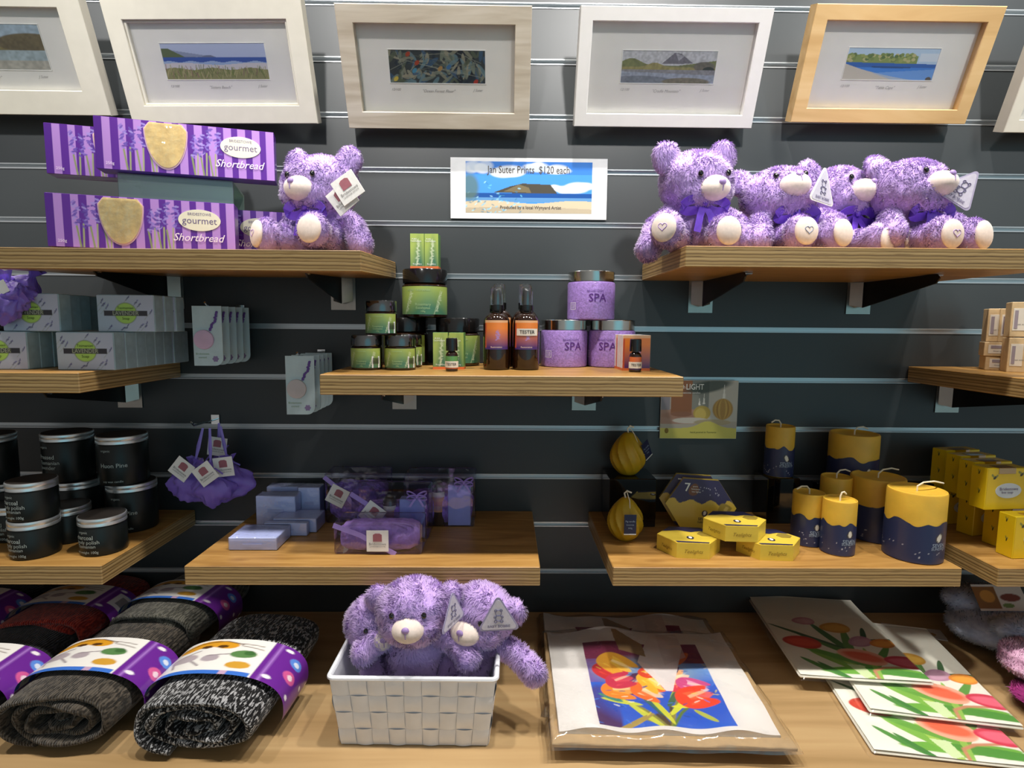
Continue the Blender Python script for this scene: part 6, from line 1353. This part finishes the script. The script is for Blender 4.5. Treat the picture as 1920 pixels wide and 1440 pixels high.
t1 = tote('tulip print tote in crinkled cellophane lying on top, nearest the counter front', (0.238, -0.272, ZC+0.0190), rad(-1.5), 5)

# ------------------------------------------------------------------ tulip tea towels
def towel_art():
    a = Art(180, 220, '#e9e8dc', 0.78); r = random.Random(4)
    def tul(u, v, s, c, c2, ang=0.2): a.ell(u, v, 0.082*s, 0.050*s, c, ang, 1, 0.08, -0.15); a.ell(u+0.012, v-0.004, 0.055*s, 0.024*s, c2, ang, 0.85, 0.5); a.ell(u-0.02, v+0.02*s, 0.045*s, 0.010*s, c2, ang+0.25, 0.5, 0.4)
    for (u, v, l, w_, ang, c) in [(0.50, 0.42, 0.22, 0.030, 1.9, '#3f7a34'), (0.42, 0.34, 0.26, 0.026, 2.4, '#4f8a3a'), (0.58, 0.34, 0.24, 0.030, 1.3, '#5d9440'), (0.30, 0.44, 0.26, 0.016, 2.55, '#2f5f30'), (0.76, 0.22, 0.22, 0.024, 0.9, '#5f9a3f'), (0.88, 0.44, 0.16, 0.020, 0.1, '#33622f'), (0.80, 0.50, 0.10, 0.018, 1.2, '#2f5a2c'),
                                  (0.60, 0.08, 0.30, 0.040, 0.05, '#6fae3f'), (0.80, 0.07, 0.26, 0.034, -0.1, '#4f9436'), (0.42, 0.14, 0.20, 0.030, -0.7, '#7fb548'), (0.50, 0.10, 0.16, 0.026, -1.2, '#a6c95a'), (0.22, 0.10, 0.13, 0.020, -0.8, '#4f8f3c'), (0.40, 0.22, 0.22, 0.028, -0.5, '#68a53f'), (0.66, 0.16, 0.18, 0.018, 1.4, '#8fbf52'), (0.33, 0.04, 0.14, 0.018, -0.9, '#3f8236')]: a.ell(u, v, l, w_, c, ang, 1.0, 0.08)
    a.line([(0.60, 0.0), (0.62, 0.08), (0.72, 0.12), (0.90, 0.14)], 0.010, '#c98a6a'); a.poly([(0.44, 0.14), (0.56, 0.13), (0.58, 0.02), (0.50, 0.0)], '#cfe0b0')
    tul(0.36, 0.66, 0.95, '#c9869c', '#dcb0bc', 0.1); tul(0.60, 0.585, 1.25, '#cf9a2c', '#e6bc4c', 0.1); tul(0.20, 0.37, 1.45, '#c93a26', '#e2573c', -0.1); tul(0.72, 0.42, 1.1, '#b98aa6', '#cfa6bc', 0.5); tul(0.90, 0.41, 1.0, '#dd8a2a', '#efab3e', 0.2)
    tul(0.62, 0.235, 1.7, '#eeae94', '#e0582c', -0.25); tul(0.93, 0.20, 1.35, '#cf3350', '#e87088', -0.1)
    return a
TWA = towel_art()
FILM2 = mat_film('flat cellophane', '#ffffff', 0.06, 0.04, bump=(10, 0.6))
def towel(label, loc, rot, seed, w=0.208, d=0.272, first=None):
    t = thing('tulip_tea_towel', label, 'tea towel', loc, rot, 'tulip tea towels in clear sleeves'); wv = lambda u, v: 0.0007*math.sin(6*u+9*v+seed)+0.004*v**4
    mb = MB(); mb.box(-w/2, w/2, -d/2, d/2, 0.0004, 0.0058, 0.0026); part('folded_cloth', mb, mat('cream cotton', '#e9e8dc', 0.85, sheen=0.2), t)
    printed('tulip_print', TWA, quadgrid((-w*0.49, -d*0.495), (w*0.49, -d*0.495), (w*0.49, d*0.492), (-w*0.49, d*0.492), 0.0072, wv), TF, t)
    V = []; nu, nv = 30, 36
    for j in range(nv+1):
        for i in range(nu+1):
            u, v = i/nu, j/nv; e = min(u, 1-u, v, 1-v); k = min(1, e/0.06); V.append(((u-0.5)*(w+0.016), (v-0.5)*(d+0.012), 0.0006+(0.0088+wv(u, v)+0.0006*math.sin(20*u+5*v))*math.sin(k*PI/2)))
    mk('clear_sleeve', V, [(j*(nu+1)+i, j*(nu+1)+i+1, (j+1)*(nu+1)+i+1, (j+1)*(nu+1)+i) for j in range(nv) for i in range(nu)], FILM2, t); return t
def towel_at(label, bl, br, z, rot, seed):
    c = np.array([(bl[0]+br[0])/2, (bl[1]+br[1])/2]); q = rot; n_ = np.array([-math.sin(q), math.cos(q)]); p = c+n_*0.136; return towel(label, (p[0], p[1], z), q, seed)
towel_at('tulip tea towel at the bottom of the overlapping three, nearest the counter front', (0.525, -0.416), (0.716, -0.416), ZC, rad(-9), 1)
towel_at('tulip tea towel in the middle of the overlapping three', (0.560, -0.350), (0.757, -0.348), ZC+0.0110, rad(-11), 2)
towel_at('tulip tea towel on top of the overlapping three, furthest back and left', (0.484, -0.274), (0.692, -0.270), ZC+0.0225, rad(-6), 3)

# ------------------------------------------------------------------ knitted pieces at the lower right edge
def soft(name, label, loc, rot, parts_, col, seed, fur=True, ln=0.006):
    t = thing(name, label, 'knitwear', loc, rot); mb = MB()
    for c, r in parts_: mb.ellipsoid(c, r, 24, 14)
    furry('knitted_cloth', mb, 0.006, 16000, ln, 0.0006, col, t, seed, lump=0.003, gravity=0.1)
    return t
BLUF = mat_fur('pale blue wool', '#a3b2d4', '#bccae6', '#d6e0f4'); PNKF = mat_fur('pale pink wool', '#cf9cbc', '#e6bad6', '#f4d6ea'); MAGF = mat_fur('magenta wool', '#8a1c66', '#a32a7c', '#bb3a90')
kb = B(1870, 1330, ZC)
soft('knitted_scarf', 'folded magenta knitwear at the bottom of the pile, lower right edge', (0.900, -0.315, ZC+0.008), 0, [((0, 0, 0.012), (0.10, 0.075, 0.011)), ((0.0, -0.07, 0.010), (0.08, 0.05, 0.009))], MAGF, 1)
soft('knitted_scarf', 'folded pale pink knitwear on the magenta pile, right edge', (0.910, -0.262, ZC+0.033), 0, [((0.0, 0, 0.012), (0.088, 0.055, 0.012)), ((0.0, 0.01, 0.028), (0.082, 0.050, 0.011))], PNKF, 2)
kt = soft('knitted_scarf', 'folded pale blue fluffy knitwear with a picture card, right edge', (0.945, -0.130, ZC+0.008), 0, [((0.0, 0, 0.030), (0.105, 0.080, 0.029)), ((0.0, 0.055, 0.060), (0.085, 0.040, 0.024)), ((0.0, -0.06, 0.058), (0.075, 0.045, 0.020))], BLUF, 3)
mb = MB(); Mk = Matrix.Translation((-0.010, 0.018, 0.080)) @ Matrix.Rotation(rad(-38), 4, 'X')
a = Art(50, 30, '#d6cbc2', 1.8); a.rect(0, 0.1, 0.45, 0.9, '#8a5a2c'); a.ell(0.25, 0.55, 0.25, 0.22, '#c98a3a'); a.ell(0.7, 0.5, 0.35, 0.14, '#7a3a30'); a.ell(0.6, 0.2, 0.2, 0.08, '#6f8a4a')
printed('picture_card', a, lambda u, v: tuple(Mk @ Vector((-0.042+0.095*u, 0, -0.024+0.048*v))), PRINT, kt)
t = thing('care_card', 'loose patterned paper card lying on the counter beside the pale blue knitwear', 'card', (0.805, -0.080, ZC+0.001), rad(-18))
a = Art(60, 24, '#cfc9c4', 2.6); a.ell(0.3, 0.5, 0.18, 0.2, '#4d4f63'); a.ell(0.6, 0.5, 0.3, 0.22, '#8a5a4a'); a.ell(0.8, 0.4, 0.15, 0.15, '#a98a5a')
printed('print', a, quadgrid((-0.05, -0.018), (0.05, -0.018), (0.05, 0.018), (-0.05, 0.018), 0.0012, lambda u, v: 0.002*u*u), PRINT, t)
mb = MB(); mb.box(-0.0505, 0.0505, -0.0185, 0.0185, 0.0, 0.0009); part('paper_back', mb, PAPER, t, smooth=False)
